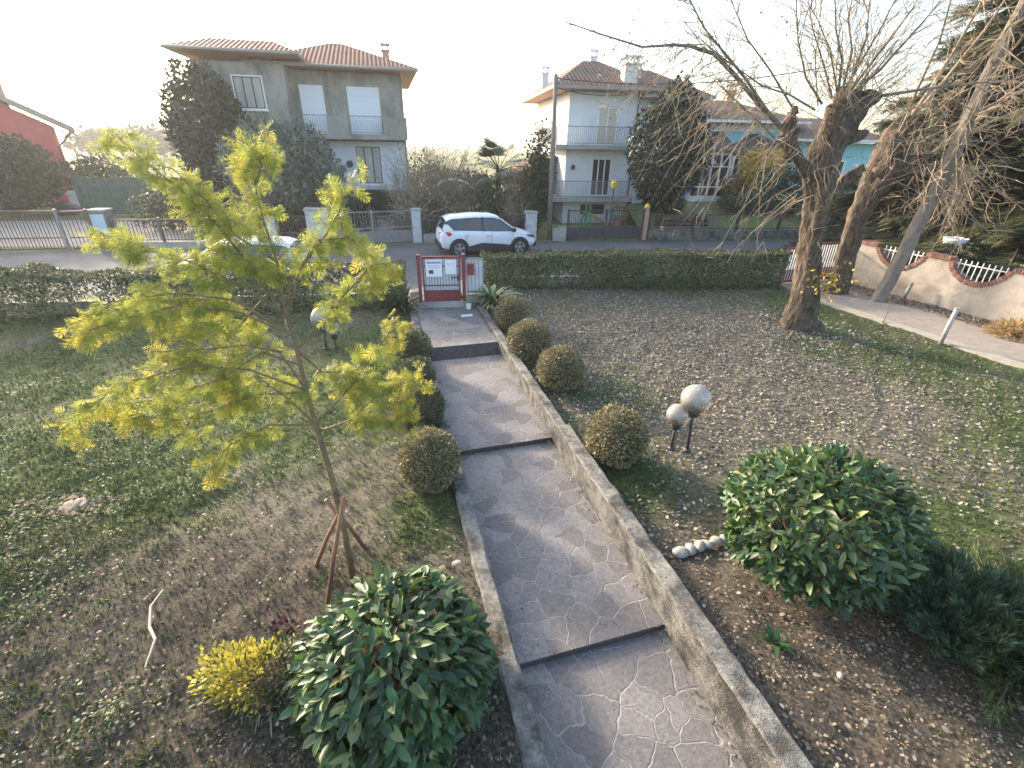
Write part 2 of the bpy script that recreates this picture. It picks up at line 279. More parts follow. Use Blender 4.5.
MT = dict(
 lawn=ground_mat('lawn', (.072,.062,.046), (.222,.192,.142), (.052,.072,.022), (.125,.155,.052), (.34,.31,.25)),
 bed=pm('bed_soil', (.045,.030,.022), (.13,.09,.066), 22, .97, .9, 45, spec=.1, c3=(.15,.12,.07), s3=3, t3=.58),
 field=pm('field', (.17,.15,.07), (.24,.20,.11), .02, .95, c3=(.10,.15,.04), s3=.012, t3=.5, spec=.1),
 yard=pm('yard', (.15,.20,.055), (.24,.26,.095), 1.2, .95, .6, 20, c3=(.18,.15,.10), s3=.25, t3=.52, spec=.1),
 court=pm('court', (.34,.28,.22), (.42,.36,.29), 1.5, .9, .3, 25, c3=(.25,.21,.17), s3=.6, t3=.6),
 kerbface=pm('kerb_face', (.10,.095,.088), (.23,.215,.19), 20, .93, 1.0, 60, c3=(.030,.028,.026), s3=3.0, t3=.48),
 asphalt=pm('asphalt', (.075,.075,.08), (.115,.115,.12), 6, .85, .5, 90, c3=(.16,.155,.15), s3=.35, t3=.55),
 pave=paving_mat('crazy_paving'),
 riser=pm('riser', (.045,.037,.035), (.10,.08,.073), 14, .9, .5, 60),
 kerb=pm('kerb_concrete', (.125,.118,.105), (.31,.295,.26), 26, .92, 1.0, 80, c3=(.060,.055,.048), s3=3.4, t3=.50),
 concrete=pm('concrete', (.30,.29,.27), (.42,.40,.37), 6, .9, .4, 50, c3=(.2,.2,.18), s3=1.5, t3=.58),
 drive=pm('drive', (.26,.215,.172), (.36,.30,.245), 5, .9, .4, 40, c3=(.26,.22,.19), s3=1.2, t3=.58),
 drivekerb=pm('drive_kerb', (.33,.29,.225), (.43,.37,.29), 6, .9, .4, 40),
 render=pm('wall_render', (.34,.29,.24), (.46,.40,.335), 3, .9, .3, 40, c3=(.25,.205,.165), s3=1.3, t3=.54),
 brick=pm('coping_brick', (.16,.075,.055), (.29,.145,.105), 9, .85, .6, 40, isl=.35),
 bark=pm('bark', (.040,.031,.025), (.175,.135,.102), 12, .95, 1.0, 18, stretch=(1,1,.38), c3=(.13,.125,.055), s3=2, t3=.66, spec=.1),
 barkgrey=pm('bark_grey', (.14,.12,.10), (.26,.23,.20), 6, .9, .7, 26, stretch=(1,1,.5), c3=(.09,.08,.07), s3=3, t3=.63, spec=.1),
 twig=pm('twig', (.21,.165,.12), (.36,.29,.21), 3, .9, isl=.35, spec=.2),
 twigdark=pm('twig_dark', (.11,.085,.066), (.20,.155,.115), 3, .9, isl=.3, spec=.2),
 stake=pm('stake', (.20,.10,.06), (.30,.16,.09), 9, .85, .3, 30, stretch=(1,1,.2)),
 trunkac=pm('acacia_bark', (.13,.09,.05), (.24,.17,.09), 14, .85, .5, 40),
 acacia=pm('acacia_leaf', (.21,.25,.055), isl=.65, hue=.045, rough=.6, trans=.45, tcol=(.37,.405,.085)),
 acacia2=pm('acacia_leaf_yellow', (.42,.37,.06), isl=.4, hue=.03, rough=.6, trans=.45, tcol=(.58,.50,.08)),
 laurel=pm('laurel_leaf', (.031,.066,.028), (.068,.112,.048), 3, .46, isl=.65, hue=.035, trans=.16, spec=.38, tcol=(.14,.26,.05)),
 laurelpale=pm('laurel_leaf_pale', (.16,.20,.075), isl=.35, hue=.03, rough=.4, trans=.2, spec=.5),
 box=pm('box_leaf', (.235,.205,.105), isl=.55, hue=.03, rough=.65, trans=.15),
 boxgreen=pm('box_leaf_green', (.095,.105,.048), isl=.55, hue=.03, rough=.65, trans=.15),
 boxcore=pm('box_core', (.07,.055,.03), (.11,.09,.05), 30, .95),
 hedge=pm('hedge_leaf', (.088,.114,.046), isl=.75, hue=.035, rough=.5, trans=.2, spec=.4),
 hedgeb=pm('hedge_leaf_brown', (.21,.18,.105), isl=.5, hue=.03, rough=.6, trans=.2),
 yellowf=pm('euonymus_yellow', (.46,.40,.06), isl=.3, hue=.02, rough=.5, trans=.3),
 juniper=pm('juniper', (.082,.132,.075), isl=.5, hue=.03, rough=.7, trans=.1),
 cypress=pm('cypress_green', (.12,.155,.058), isl=.5, hue=.03, rough=.7, trans=.15),
 cedar=pm('cedar', (.045,.058,.030), isl=.5, hue=.03, rough=.7, trans=.15),
 cedarlit=pm('cedar_sunlit', (.16,.15,.05), isl=.4, hue=.03, rough=.7, trans=.3),
 olive=pm('olive', (.15,.175,.135), isl=.45, hue=.02, rough=.55, trans=.2),
 evergreen=pm('evergreen', (.028,.040,.020), isl=.5, hue=.03, rough=.5, trans=.2),
 shrub=pm('shrub_leaf', (.055,.070,.030), isl=.5, hue=.04, rough=.6, trans=.3),
 autumn=pm('autumn_leaf', (.30,.17,.04), isl=.5, hue=.03, rough=.6, trans=.4),
 gold=pm('gold_leaf', (.62,.42,.05), isl=.4, hue=.03, rough=.6, trans=.45),
 palm=pm('palm_leaf', (.060,.080,.030), isl=.4, hue=.03, rough=.5, trans=.2),
 blade=pm('grass_blade', (.098,.122,.044), isl=.65, hue=.04, rough=.7, trans=.3),
 bladedry=pm('grass_dry', (.28,.245,.165), isl=.5, hue=.02, rough=.9),
 clover=pm('clover', (.060,.120,.036), isl=.5, hue=.03, rough=.6, trans=.2),
 litter=pm('fallen_leaf', (.265,.24,.195), isl=.7, hue=.03, rough=.85, trans=.1),
 litter2=pm('fallen_leaf_brown', (.16,.125,.088), isl=.5, hue=.03, rough=.85),
 chip=pm('bed_chips', (.36,.29,.18), isl=.5, hue=.03, rough=.85),
 stone=pm('stone', (.24,.225,.195), (.40,.375,.33), 9, .85, .3, 30),
 strap=pm('strap_leaf', (.045,.085,.030), isl=.4, hue=.03, rough=.4, trans=.2),
 strapvar=pm('strap_leaf_variegated', (.30,.34,.16), isl=.6, hue=.03, rough=.45, trans=.25),
 red=pm('red_paint', (.165,.028,.034), (.21,.04,.045), 10, .45, c3=(.16,.05,.04), s3=6, t3=.66),
 white=pm('white_paint', (.72,.71,.70), (.80,.79,.77), 8, .55),
 whitewall=pm('white_wall', (.66,.685,.70), (.75,.77,.78), .8, .9, .15, 60, c3=(.56,.57,.58), s3=.5, t3=.62),
 greywall=pm('grey_wall', (.27,.253,.218), (.365,.34,.293), 1.3, .92, .3, 40, c3=(.15,.145,.13), s3=.8, t3=.53, stretch=(1,1,.4)),
 whitelow=pm('white_low_wall', (.60,.63,.67), (.70,.72,.74), 1.2, .9),
 cyan=pm('cyan_wall', (.30,.60,.68), (.36,.67,.75), 1, .9),
 pink=pm('red_wall', (.50,.10,.10), (.56,.13,.125), 1, .9, .2, 40),
 tiles=roof_mat('roof_tile', (.26,.10,.065), (.44,.19,.12), (.20,.11,.08)),
 tilesdark=roof_mat('roof_tile_dark', (.15,.085,.065), (.26,.14,.10), (.11,.08,.065)),
 eave=pm('eave', (.28,.245,.22), (.36,.31,.28), 3, .85),
 soffit=pm('soffit', (.42,.24,.18), (.50,.30,.22), 4, .85),
 plaster=pm('weathered_pillar', (.45,.46,.47), (.60,.61,.61), 4, .9, .3, 40, c3=(.30,.30,.29), s3=3, t3=.56),
 shutter=pm('shutter', (.68,.71,.76), (.74,.76,.80), 2, .6, stretch=(.1,.1,14)),
 shutterdim=pm('shutter_cream', (.55,.50,.40), (.62,.57,.46), 2, .6, stretch=(.1,.1,14)),
 curtain=pm('curtain', (.34,.33,.29), (.55,.53,.48), 5, .9, stretch=(3,3,.1)),
 glass=glass_mat('glass'), darkin=pm('dark_interior', (.02,.02,.022)),
 brown=pm('brown_metal', (.085,.060,.050), (.12,.085,.07), 5, .6),
 greymetal=pm('grey_metal', (.20,.20,.20), (.27,.26,.25), 5, .55, metal=.3),
 darkmetal=pm('dark_metal', (.045,.045,.048), (.07,.068,.066), 5, .55),
 brownwood=pm('brown_wood', (.10,.05,.035), (.17,.085,.055), 5, .7, stretch=(1,1,6)),
 polewood=pm('pole', (.16,.14,.125), (.24,.21,.18), 5, .9, stretch=(4,4,.3)),
 carwhite=pm('car_paint', (.70,.73,.78), rough=.25, spec=.6), carblack=pm('car_plastic', (.03,.03,.033), rough=.6),
 tyre=pm('tyre', (.02,.02,.021), rough=.85), rim=pm('rim', (.55,.56,.58), rough=.3, metal=.8), redlight=pm('red_lamp', (.55,.03,.03), rough=.2),
 lampglass=pm('lamp_glass', (.42,.37,.29), rough=.2), paper=pm('paper', (.78,.78,.82), rough=.7), print=pm('print', (.38,.30,.50), rough=.7), printgrey=pm('print_grey', (.35,.38,.42), (.60,.62,.66), 60, .7),
 sheet=pm('plastic_sheet', (.58,.57,.62), (.72,.71,.75), 8, .5), bluepaper=pm('blue_paper', (.45,.60,.72), (.75,.80,.84), 14, .6), stump=pm('stump', (.24,.18,.125), (.38,.29,.205), 14, .9, .4, 40), sawdust=pm('sawdust', (.28,.205,.14), (.36,.27,.19), 20, .95),
 green=pm('green_panel', (.08,.35,.14), rough=.5), yellow=pm('yellow_plastic', (.65,.45,.03), rough=.5), canvas=pm('canvas', (.70,.68,.62), (.78,.76,.70), 5, .9), netting=pm('green_net', (.05,.085,.065), (.085,.125,.10), 3, .9),
 orangewall=pm('orange_wall', (.48,.26,.14), (.56,.33,.19), 1.5, .9), barnwhite=pm('barn_white', (.62,.58,.52), (.70,.66,.6), 1, .9),
 fartree=pm('far_tree', (.050,.062,.030), isl=.4, hue=.03, rough=.9, trans=.2),
 bluepanel=pm('blue_panel', (.45,.62,.72), (.55,.70,.78), 3, .6), tarp=pm('black_sheet', (.03,.03,.035), rough=.5), planks=pm('planks', (.32,.25,.17), (.42,.33,.23), 5, .85, stretch=(.3,6,1)),
 wire=pm('wire', (.05,.05,.05), rough=.6), haze=None)

# lamp globe: whitish above, browner towards its underside
def globe_mat():
    m, t, n, b = newmat('globe'); L = t.links.new
    tc = n.new('ShaderNodeTexCoord'); no = n.new('ShaderNodeTexNoise'); no.inputs['Scale'].default_value = 7; no.inputs['Detail'].default_value = 6; L(tc.outputs['Object'], no.inputs['Vector'])
    sp = n.new('ShaderNodeSeparateXYZ'); L(tc.outputs['Object'], sp.inputs[0])
    ad = n.new('ShaderNodeMath'); ad.operation = 'MULTIPLY_ADD'; ad.inputs[1].default_value = -3.0; L(sp.outputs[2], ad.inputs[0]); L(no.outputs[0], ad.inputs[2])
    r = n.new('ShaderNodeValToRGB'); e = r.color_ramp.elements; e[0].position = .3; e[0].color = (.74,.72,.68,1); e[1].position = .75; e[1].color = (.32,.25,.17,1); L(ad.outputs[0], r.inputs[0])
    L(r.outputs[0], b.inputs['Base Color']); b.inputs['Roughness'].default_value = .07; b.inputs['Transmission Weight'].default_value = .68; b.inputs['IOR'].default_value = 1.12; b.inputs['Specular IOR Level'].default_value = .9; b.inputs['Coat Weight'].default_value = .6; b.inputs['Coat Roughness'].default_value = .04
    return m
MT['globe'] = globe_mat()

# ------------------------------------------------------------------ setting: ground, road, path
def sheet(name, poly, z, m, th=0):
    mb = MB(); n = len(poly); mb.add([(x, y, z) for x, y in poly], [tuple(range(n))]); return tag(mb.build(name, m), kind='structure')
FIELD = Field(3, .35); FINE = Field(8, 2.2, 3); CLOD = Field(18, 9.0, 3)
sheet('ground', [(-2000,-200),(2000,-200),(2000,2000),(-2000,2000)], -.62, MT['field'])
def xl(Y): return .33-.28*(Y-1.86)          # path edges
def xr(Y): return 2.0-.28*(Y-1.86)
def xd(Y): return 9.27-.358*(Y-14.42)       # edge of the driveway
def yh(x): return (12.75+.17*(x+2.78)) if x < -1.8 else (14.55+.123*(x+1.12))   # front face line of the hedges
GREEN = [(gd(60,440),2.2,.35),(gd(110,520),.7,.35),(gd(40,500),.8,.25),(gd(20,570),.6,.35),(gd(425,520),.35,.6),(gd(400,560),.3,.3),(gd(230,410),1.2,.25),(gd(300,470),.6,.15),(gd(120,720),.25,.35),
         (gd(150,350),4,.45),(gd(60,690),.4,.15),(gd(650,480),.6,.55),(gd(660,390),1.0,.25),(gd(1000,430),1.6,.18),(gd(890,350),1.6,.2),(gd(980,410),1.2,.2),(gd(640,350),.8,.1),(gd(950,530),.6,.45),(gd(590,470),.4,.4),
         (gd(255,560),.9,-.30),(gd(120,640),.9,-.25),(gd(330,500),.6,-.15),(gd(700,340),2.6,-.45),(gd(850,400),1.2,-.35),(gd(770,460),.9,-.25),(gd(300,690),.6,-.4),(gd(40,720),.5,-.2)]
def green(x, y):
    g = .33 + .30*FIELD(x*2.2, y*2.2) + .20*FINE(x, y) + .12*FINE(x*2.7+4, y*2.7)
    g = g + .13*(x > xr(y))*np.clip((x-xr(y))/2, 0, 1)
    for c, r, a in GREEN: g = g + a*np.exp(-((x-c.x)**2+(y-c.y)**2)/(2*r*r))
    return g
def bedness(x, y):      # bare soil bed beside the right kerb, near the house
    d = (x - (2.0-.28*(y-1.86)))
    return 1/(1+np.exp(-(4.1 + .35*FINE(x, y) - y)*5)) * (1/(1+np.exp((d-2.6-.3*FINE(x,y))*4)))
def gz(x, y):
    return .03*FIELD(x*1.3, y*1.3) + .012*FINE(x*2, y*2) + .016*CLOD(x, y) + .10*bedness(x, y)
def lawn(name, xa, xb, y0, y1, nx, ny):
    Y = np.linspace(y0, y1, ny); U = np.linspace(0, 1, nx)
    XA = np.array([xa(y) for y in Y]); XB = np.array([xb(y) for y in Y])
    X = XA[:, None]*(1-U)+XB[:, None]*U; YY = np.repeat(Y[:, None], nx, 1)
    Z = gz(X, YY); V = np.stack([X, YY, Z], -1).reshape(-1, 3)
    I = np.arange(ny*nx).reshape(ny, nx); F = np.stack([I[:-1,:-1], I[:-1,1:], I[1:,1:], I[1:,:-1]], -1).reshape(-1, 4)
    cx = V[F].mean(1); keep = cx[:,1] < np.where(cx[:,0] < -1.8, 12.75+.17*(cx[:,0]+2.78), 14.55+.123*(cx[:,0]+1.12)) + .75
    me = np_mesh(name, V, F[keep]); a = me.attributes.new('green', 'FLOAT', 'POINT'); a.data.foreach_set('value', green(V[:,0], V[:,1]).astype(np.float32))
    a = me.attributes.new('bed', 'FLOAT', 'POINT'); a.data.foreach_set('value', bedness(V[:,0], V[:,1]).astype(np.float32))
    return tag(link(name, me, MT['lawn'], smooth=True), kind='structure')
# the lawn's bare bed is mixed in by the 'bed' attribute
t = MT['lawn'].node_tree; n = t.nodes; b = n['Principled BSDF']
src = b.inputs['Base Color'].links[0].from_socket
ba = n.new('ShaderNodeAttribute'); ba.attribute_name = 'bed'
no = n.new('ShaderNodeTexNoise'); no.inputs['Scale'].default_value = 30; no.inputs['Detail'].default_value = 8
tcx = n.new('ShaderNodeTexCoord'); t.links.new(tcx.outputs['Object'], no.inputs['Vector'])
rp = n.new('ShaderNodeValToRGB'); rp.color_ramp.elements[0].position = .35; rp.color_ramp.elements[1].position = .68
rp.color_ramp.elements[0].color = (.050,.042,.032,1); rp.color_ramp.elements[1].color = (.150,.123,.093,1); t.links.new(no.outputs[0], rp.inputs[0])
mx = n.new('ShaderNodeMixRGB'); t.links.new(ba.outputs['Fac'], mx.inputs[0]); t.links.new(src, mx.inputs[1]); t.links.new(rp.outputs[0], mx.inputs[2]); t.links.new(mx.outputs[0], b.inputs['Base Color'])
lawn('lawn', lambda y: -19, lambda y: xl(y)-.12, -3, 14, 560, 420)
lawn('lawn', lambda y: xr(y)+.12, lambda y: xd(y)+.02, -3, 17, 360, 420)

# path: four paved slabs stepping up towards the gate
def pxy(Y, k): c = xl(Y)+(xr(Y)-xl(Y))*k; return (c, Y+.30*(c-xl(Y)))     # crossings run square to the path
def slab(ya, yb, z, m=MT['pave'], zb=-.6):
    mb = MB(); P = [pxy(ya,0), pxy(ya,1), pxy(yb,1), pxy(yb,0)]
    mb.add([(x,y,zb) for x,y in P]+[(x,y,z) for x,y in P], [(4,5,6,7),(0,1,5,4),(1,2,6,5),(2,3,7,6),(3,0,4,7)]); return mb.build('path', m)
for ya, yb, z in ((-3, 2.79, -.255), (2.79, 6.12, -.185), (6.12, 9.50, -.105), (9.74, 12.72, .11)): tag(slab(ya, yb, z), kind='structure')
mb = MB(); P = [pxy(9.50,0), pxy(9.50,1), pxy(9.74,1), pxy(9.74,0)]
mb.add([(P[0][0],P[0][1],-.105),(P[1][0],P[1][1],-.105),(P[2][0],P[2][1],.112),(P[3][0],P[3][1],.112)], [(0,1,2,3)]); tag(mb.build('path', MT['riser']), kind='structure')
# shadow on the two lower step faces, put in as thin dark strips
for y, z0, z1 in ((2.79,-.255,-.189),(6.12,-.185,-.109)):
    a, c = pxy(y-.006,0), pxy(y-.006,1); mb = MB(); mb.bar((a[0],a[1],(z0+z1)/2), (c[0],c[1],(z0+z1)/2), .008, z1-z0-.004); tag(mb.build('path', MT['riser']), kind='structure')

def kerb(side, ya, yb, w, top, ns, seed):
    g = np.random.default_rng(seed); mb = MB(); ys = np.linspace(ya, yb, ns); V = []
    for y in ys:
        xi = xl(y) if side < 0 else xr(y); j = g.normal(0, .006, 4)
        a, b_ = xi + side*0, xi + side*w
        V += [(a, y, -.5), (a+j[0]*.6, y, top-.02+j[1]), (a+side*.025+j[2], y, top+j[1]), (b_-side*.03+j[2], y, top+j[3]), (b_+j[0], y, top-.03+j[3]), (b_, y, -.5)]
    F = []
    for i in range(ns-1):
        for k in range(5): F.append((i*6+k, i*6+k+1, (i+1)*6+k+1, (i+1)*6+k))
    F.append(tuple(range(6))); F.append(tuple((ns-1)*6+k for k in range(5, -1, -1)))
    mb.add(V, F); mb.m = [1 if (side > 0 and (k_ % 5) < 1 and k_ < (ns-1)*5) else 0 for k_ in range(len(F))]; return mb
tag(kerb(-1, -3, 12.4, .20, .10, 90, 1).build('low_wall', [MT['kerb'], MT['kerbface']]), 'low mossy concrete edging along the left side of the path', 'garden wall')
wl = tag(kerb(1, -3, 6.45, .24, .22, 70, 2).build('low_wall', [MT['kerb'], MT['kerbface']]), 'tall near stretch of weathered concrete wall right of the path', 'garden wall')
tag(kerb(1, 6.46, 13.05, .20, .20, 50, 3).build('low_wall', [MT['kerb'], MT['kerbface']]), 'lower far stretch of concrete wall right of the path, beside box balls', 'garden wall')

# driveway
def quad_prism(name, P, z, m, zb=-.6):
    mb = MB(); n = len(P); mb.add([(x,y,zb) for x,y in P]+[(x,y,z) for x,y in P], [tuple(range(n, 2*n))]+[(i,(i+1)%n,(i+1)%n+n,i+n) for i in range(n)]); return tag(mb.build(name, m), kind='structure')
quad_prism('driveway', [(xd(-2)+.3,-2),(19,-2),(12.9,11.5),(11.9,16.5),(11.9,17.6),(9.0,17.0),(xd(15)+.3,15)], -.005, MT['drive'])
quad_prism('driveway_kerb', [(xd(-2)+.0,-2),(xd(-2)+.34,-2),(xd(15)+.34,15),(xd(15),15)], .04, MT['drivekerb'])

# street: pavement, road, verge
def fl(x): return 26.1 + .10*(x-6) if x > 2 else 25.5 + .235*(x-2) if x > -9 else 22.9+.19*(x+9)   # frontage line across the road
def nl(x): return yh(x)+1.0 if x < 9 else 16.8+.12*(x-9)
XS = [-60,-30,-19,-13,-9,-4,-1.8,2,6,9,14,22,40,70]
def strip(name, f0, f1, z, m):
    P = [(x, f0(x)) for x in XS]+[(x, f1(x)) for x in reversed(XS)]
    n = len(XS); mb = MB(); V = [(x, f0(x), z) for x in XS]+[(x, f1(x), z) for x in XS]
    mb.add(V, [(i, i+1, n+i+1, n+i) for i in range(n-1)]); return tag(mb.build(name, m), kind='structure')
strip('pavement', lambda x: nl(x)-.5, lambda x: nl(x)+1.0, -.13, MT['concrete'])
strip('road_kerb', lambda x: nl(x)+1.0, lambda x: nl(x)+1.15, -.128, MT['drivekerb'])
strip('road', lambda x: nl(x)+.9, lambda x: fl(x)+.2, -.25, MT['asphalt'])
strip('verge', lambda x: fl(x)-.55, lambda x: fl(x)+.05, -.235, MT['yard'])
strip('yard', lambda x: fl(x)+.02, lambda x: 60, -.215, MT['yard'])
def yz(x, y):
    k = min(1, max(0, (x-1.9)/.1)) if x < 6.9 else 1.0
    return -.21 if x < 6.85 else -.05+(.62+.45*min(1, max(0, (x-8)/2)))*min(1, max(0, (y-fl(x))/4.5))
mb = MB(); xs = [6.9,8,10,12,14,17,20,24,32,45]; ds = [.03,1,2,3,4.5,8,20]; V = [(x, fl(x)+d, yz(x, fl(x)+d)) for d in ds for x in xs]
mb.add(V, [(i*10+j, i*10+j+1, i*10+j+11, i*10+j+10) for i in range(6) for j in range(9)]+[]); tag(mb.build('yard', MT['yard']), kind='structure')
sheet('courtyard', [(-40,19.0),(-15.5,fl(-15.5)+.2),(-17.5,30),(-40,26)], -.205, MT['court'])
sheet('courtyard', [(-9.5,fl(-9.5)+.2),(-4.6,fl(-4.6)+.2),(-5.4,31),(-9.5,31)], -.207, MT['court'])
sheet('courtyard', [(2.6,fl(2.6)+.2),(6.6,fl(6.6)+.2),(7.2,30.5),(2.6,30)], -.207, MT['court'])

# ------------------------------------------------------------------ buildings
def hip(mb, u0, u1, v0, v1, z0, zr, iu, iv, th=.16, mi_e=1):
    """hip roof with a fascia; iu, iv are the insets of the ridge"""
    a = [(u0,v0),(u1,v0),(u1,v1),(u0,v1)]; r = [(u0+iu,v0+iv),(u1-iu,v0+iv),(u1-iu,v1-iv),(u0+iu,v1-iv)]
    V = [(x,y,z0) for x,y in a]+[(x,y,zr) for x,y in r]
    mb.add(V, [(0,1,5,4),(1,2,6,5),(2,3,7,6),(3,0,4,7),(4,5,6,7)])
    V = [(x,y,z0-.003) for x,y in a]+[(x,y,z0-th) for x,y in a]
    mb.add(V, [(0,4,5,1),(1,5,6,2),(2,6,7,3),(3,7,4,0)], 1); mb.add([(x,y,z0-th) for x,y in a], [(0,3,2,1)], 2)
def railing(name, pts, z0, h, step, m, parent, r=.018, rail=.04, bottom=True):
    mb = MB()
    for (ax, ay), (bx, by) in zip(pts[:-1], pts[1:]):
        L = math.hypot(bx-ax, by-ay); n = max(2, int(L/step))
        mb.bar((ax,ay,z0+h), (bx,by,z0+h), rail)
        if bottom: mb.bar((ax,ay,z0+.08), (bx,by,z0+.08), rail*.8)
        for i in range(n+1):
            k = i/n; x, y = ax+(bx-ax)*k, ay+(by-ay)*k; mb.box(x-r/2, x+r/2, y-r/2, y+r/2, z0, z0+h-.01)
    return mb.build(name, m, parent)
def window(parent, u0, u1, z0, z1, v, frame_m, pane_m, name='window', pane='pane', fw=.07, mull=0, sill=None, mull_m=None, proud=.05):
    mb = MB()
    mb.box(u0-fw, u1+fw, v-proud, v+.02, z1, z1+fw); mb.box(u0-fw, u1+fw, v-proud, v+.02, z0-fw, z0)
    mb.box(u0-fw, u0, v-proud, v+.02, z0, z1); mb.box(u1, u1+fw, v-proud, v+.02, z0, z1)
    w = mb.build(name, frame_m, parent)
    mb = MB(); mb.box(u0, u1, v-.012, v+.02, z0, z1); mb.build(pane, pane_m, w)
    if mull:
        mb = MB()
        for i in range(1, mull): x = u0+(u1-u0)*i/mull; mb.box(x-.035, x+.035, v-.045, v-.013, z0, z1)
        mb.box(u0, u0+.05, v-.045, v-.013, z0, z1); mb.box(u1-.05, u1, v-.045, v-.013, z0, z1); mb.box(u0+.05, u1-.05, v-.043, v-.013, z1-.05, z1); mb.box(u0+.05, u1-.05, v-.043, v-.013, z0, z0+.05)
        mb.build('mullion', mull_m or frame_m, w)
    if sill:
        mb = MB(); mb.box(u0-.12, u1+.12, v-.16, v-.052, z0-fw-.06, z0-fw+.01); mb.build('sill', sill, w)
    return w
def chimney(parent, x, y, z0, z1, w, m, cap=True):
    mb = MB(); mb.box(x-w/2, x+w/2, y-w/2, y+w/2, z0, z1)
    if cap:
        mb.box(x-w*.65, x+w*.65, y-w*.65, y+w*.65, z1, z1+.07)
        for sx in (-1, 1):
            for sy in (-1, 1): mb.box(x+sx*w*.42-.05, x+sx*w*.42+.05, y+sy*w*.42-.05, y+sy*w*.42+.05, z1+.07, z1+.32)
        mb.box(x-w*.7, x+w*.7, y-w*.7, y+w*.7, z1+.32, z1+.40)
    return mb.build('chimney', m, parent)

# -- grey house across the road (left)
H1 = thing('house', 'two storey grey rendered house with red tiled hip roof and closed white shutters', 'house', (-11.65,31.5,-.21), 14)
mb = MB(); mb.box(-1.15, 4.95, 0, 9, 0, 7.85); mb.box(-5.75, -1.15, -1.3, 9, 0, 7.95); mb.build('wall', MT['greywall'], H1)
mb = MB(); mb.box(-1.148, 4.97, -.02, -.001, 1.6, 4.35); mb.box(4.951, 4.97, -.001, 8.9, 1.6, 4.35); mb.build('lower_wall', MT['whitelow'], H1)
mb = MB(); hip(mb, -6.35, -.2, -2.2, 9.9, 8.42, 9.15, 1.5, 2.6); hip(mb, -3.2, 5.9, -.95, 9.9, 8.1, 9.75, 4.2, 5.0)
rf = mb.build('roof', [MT['tiles'], MT['eave'], MT['soffit']], H1)
mb = MB(); mb.tube([(-6.4,-2.27,8.33),(-.18,-2.27,8.33)], .075, 8); mb.tube([(-.1,-1.02,8.0),(5.95,-1.02,8.0)], .075, 8); mb.tube([(4.98,-.08,7.9),(4.98,-.08,.2)], .05, 8); mb.build('gutter', MT['eave'], rf, True)
chimney(rf, 4.3, 3.2, 8.4, 9.35, .42, MT['soffit'])
window(H1, -3.72, -2.35, 5.85, 7.3, -1.3, MT['white'], MT['curtain'], mull=3, mull_m=MT['brown'], sill=MT['white'])
window(H1, -.62, .52, 4.78, 7.08, 0, MT['white'], MT['shutter'], 'balcony_door', 'roller_shutter')
window(H1, 1.95, 3.6, 4.78, 7.08, 0, MT['white'], MT['shutter'], 'balcony_door', 'roller_shutter')
window(H1, 1.98, 3.42, 2.02, 4.08, -.022, MT['white'], MT['curtain'], mull=3, mull_m=MT['brown'], sill=MT['white'])
window(H1, -.75, -.15, 1.9, 4.1, -.022, MT['brown'], MT['darkin'], 'door', 'opening')
mb = MB(); mb.box(-1.149, 5.1, -1.05, -.021, 4.45, 4.72); mb.box(.68, 1.82, -1.05, -.93, 4.72, 5.62); mb.box(3.75, 5.1, -1.05, -.93, 4.72, 5.62); mb.box(4.98, 5.1, -.93, -.021, 4.72, 5.62)
bl = mb.build('balcony', MT['greywall'], H1)
railing('railing', [(-1.1,-1.0),(.66,-1.0)], 4.72, .92, .12, MT['greymetal'], bl); railing('railing', [(1.84,-1.0),(3.74,-1.0)], 4.72, .92, .12, MT['greymetal'], bl)
mb = MB(); mb.box(-.1, 1.75, -.9, -.021, 1.0, 1.85); mb.box(1.75, 3.6, -.75, -.022, 1.72, 1.9); mb.build('terrace', MT['plaster'], H1)
mb = MB(); mb.box(1.4, 4.2, -.06, -.025, .1, 1.5); mb.build('garage_opening', MT['darkin'], H1)
mb = MB(); mb.tube([(1.55,-.06,3.1),(1.55,-.16,3.1)], .2, 14); mb.bar((1.35,-.2,2.95),(1.7,-.2,3.3),.04); mb.build('wall_lamp', MT['darkmetal'], H1)

# -- white house with balconies (right of the pole)
H2 = thing('house', 'white two storey house with wraparound balconies and brown tiled roof behind the iron gate', 'house', (2.28,30,-.21), 8)
mb = MB(); mb.box(.8, 4.85, .95, 11, 0, 7.05); mb.box(4.85, 9.6, 4, 11, 0, 7.0); mb.build('wall', MT['whitewall'], H2)
mb = MB(); hip(mb, -.35, 5.8, -.1, 12, 7.25, 8.9, 2.6, 4.2); hip(mb, 3.2, 10.6, 3.0, 12, 7.2, 8.9, 3.0, 4.0)
rf2 = mb.build('roof', [MT['tilesdark'], MT['eave'], MT['soffit']], H2)
for x, y, z, w in ((4.1,.9,8.35,.75), (5.6,4.2,8.5,.6), (3.1,5,9.2,.42), (.2,5.5,8.3,.4)): chimney(rf2, x, y, 7.3, z, w, MT['white'])
bals = []
for z in (4.38, 1.56):
    mb = MB(); mb.box(-.05, 4.82, 0, .949, z-.22, z); mb.box(-.05, .799, .949, 6, z-.22, z); bl = mb.build('balcony', MT['concrete'], H2)
    railing('railing', [(0,6),(0,.05),(4.78,.05)], z, .92, .11, MT['greymetal'], bl)
    bals.append(bl)
window(H2, 2.55, 3.68, 4.40, 6.3, .95, MT['white'], MT['shutterdim'], 'balcony_door', 'roller_shutter', mull=2)
window(H2, 2.42, 3.58, 1.62, 3.66, .95, MT['white'], MT['glass'], 'balcony_door', mull=3)
mb = MB(); mb.lathe([(.02,0),(.11,.02),(.13,.12),(.10,.22),(.02,.27)], (1.25,.86,3.05), 12); mb.bar((1.25,.95,3.15),(1.25,.86,3.15),.04); mb.build('wall_lamp', MT['darkmetal'], H2, True)
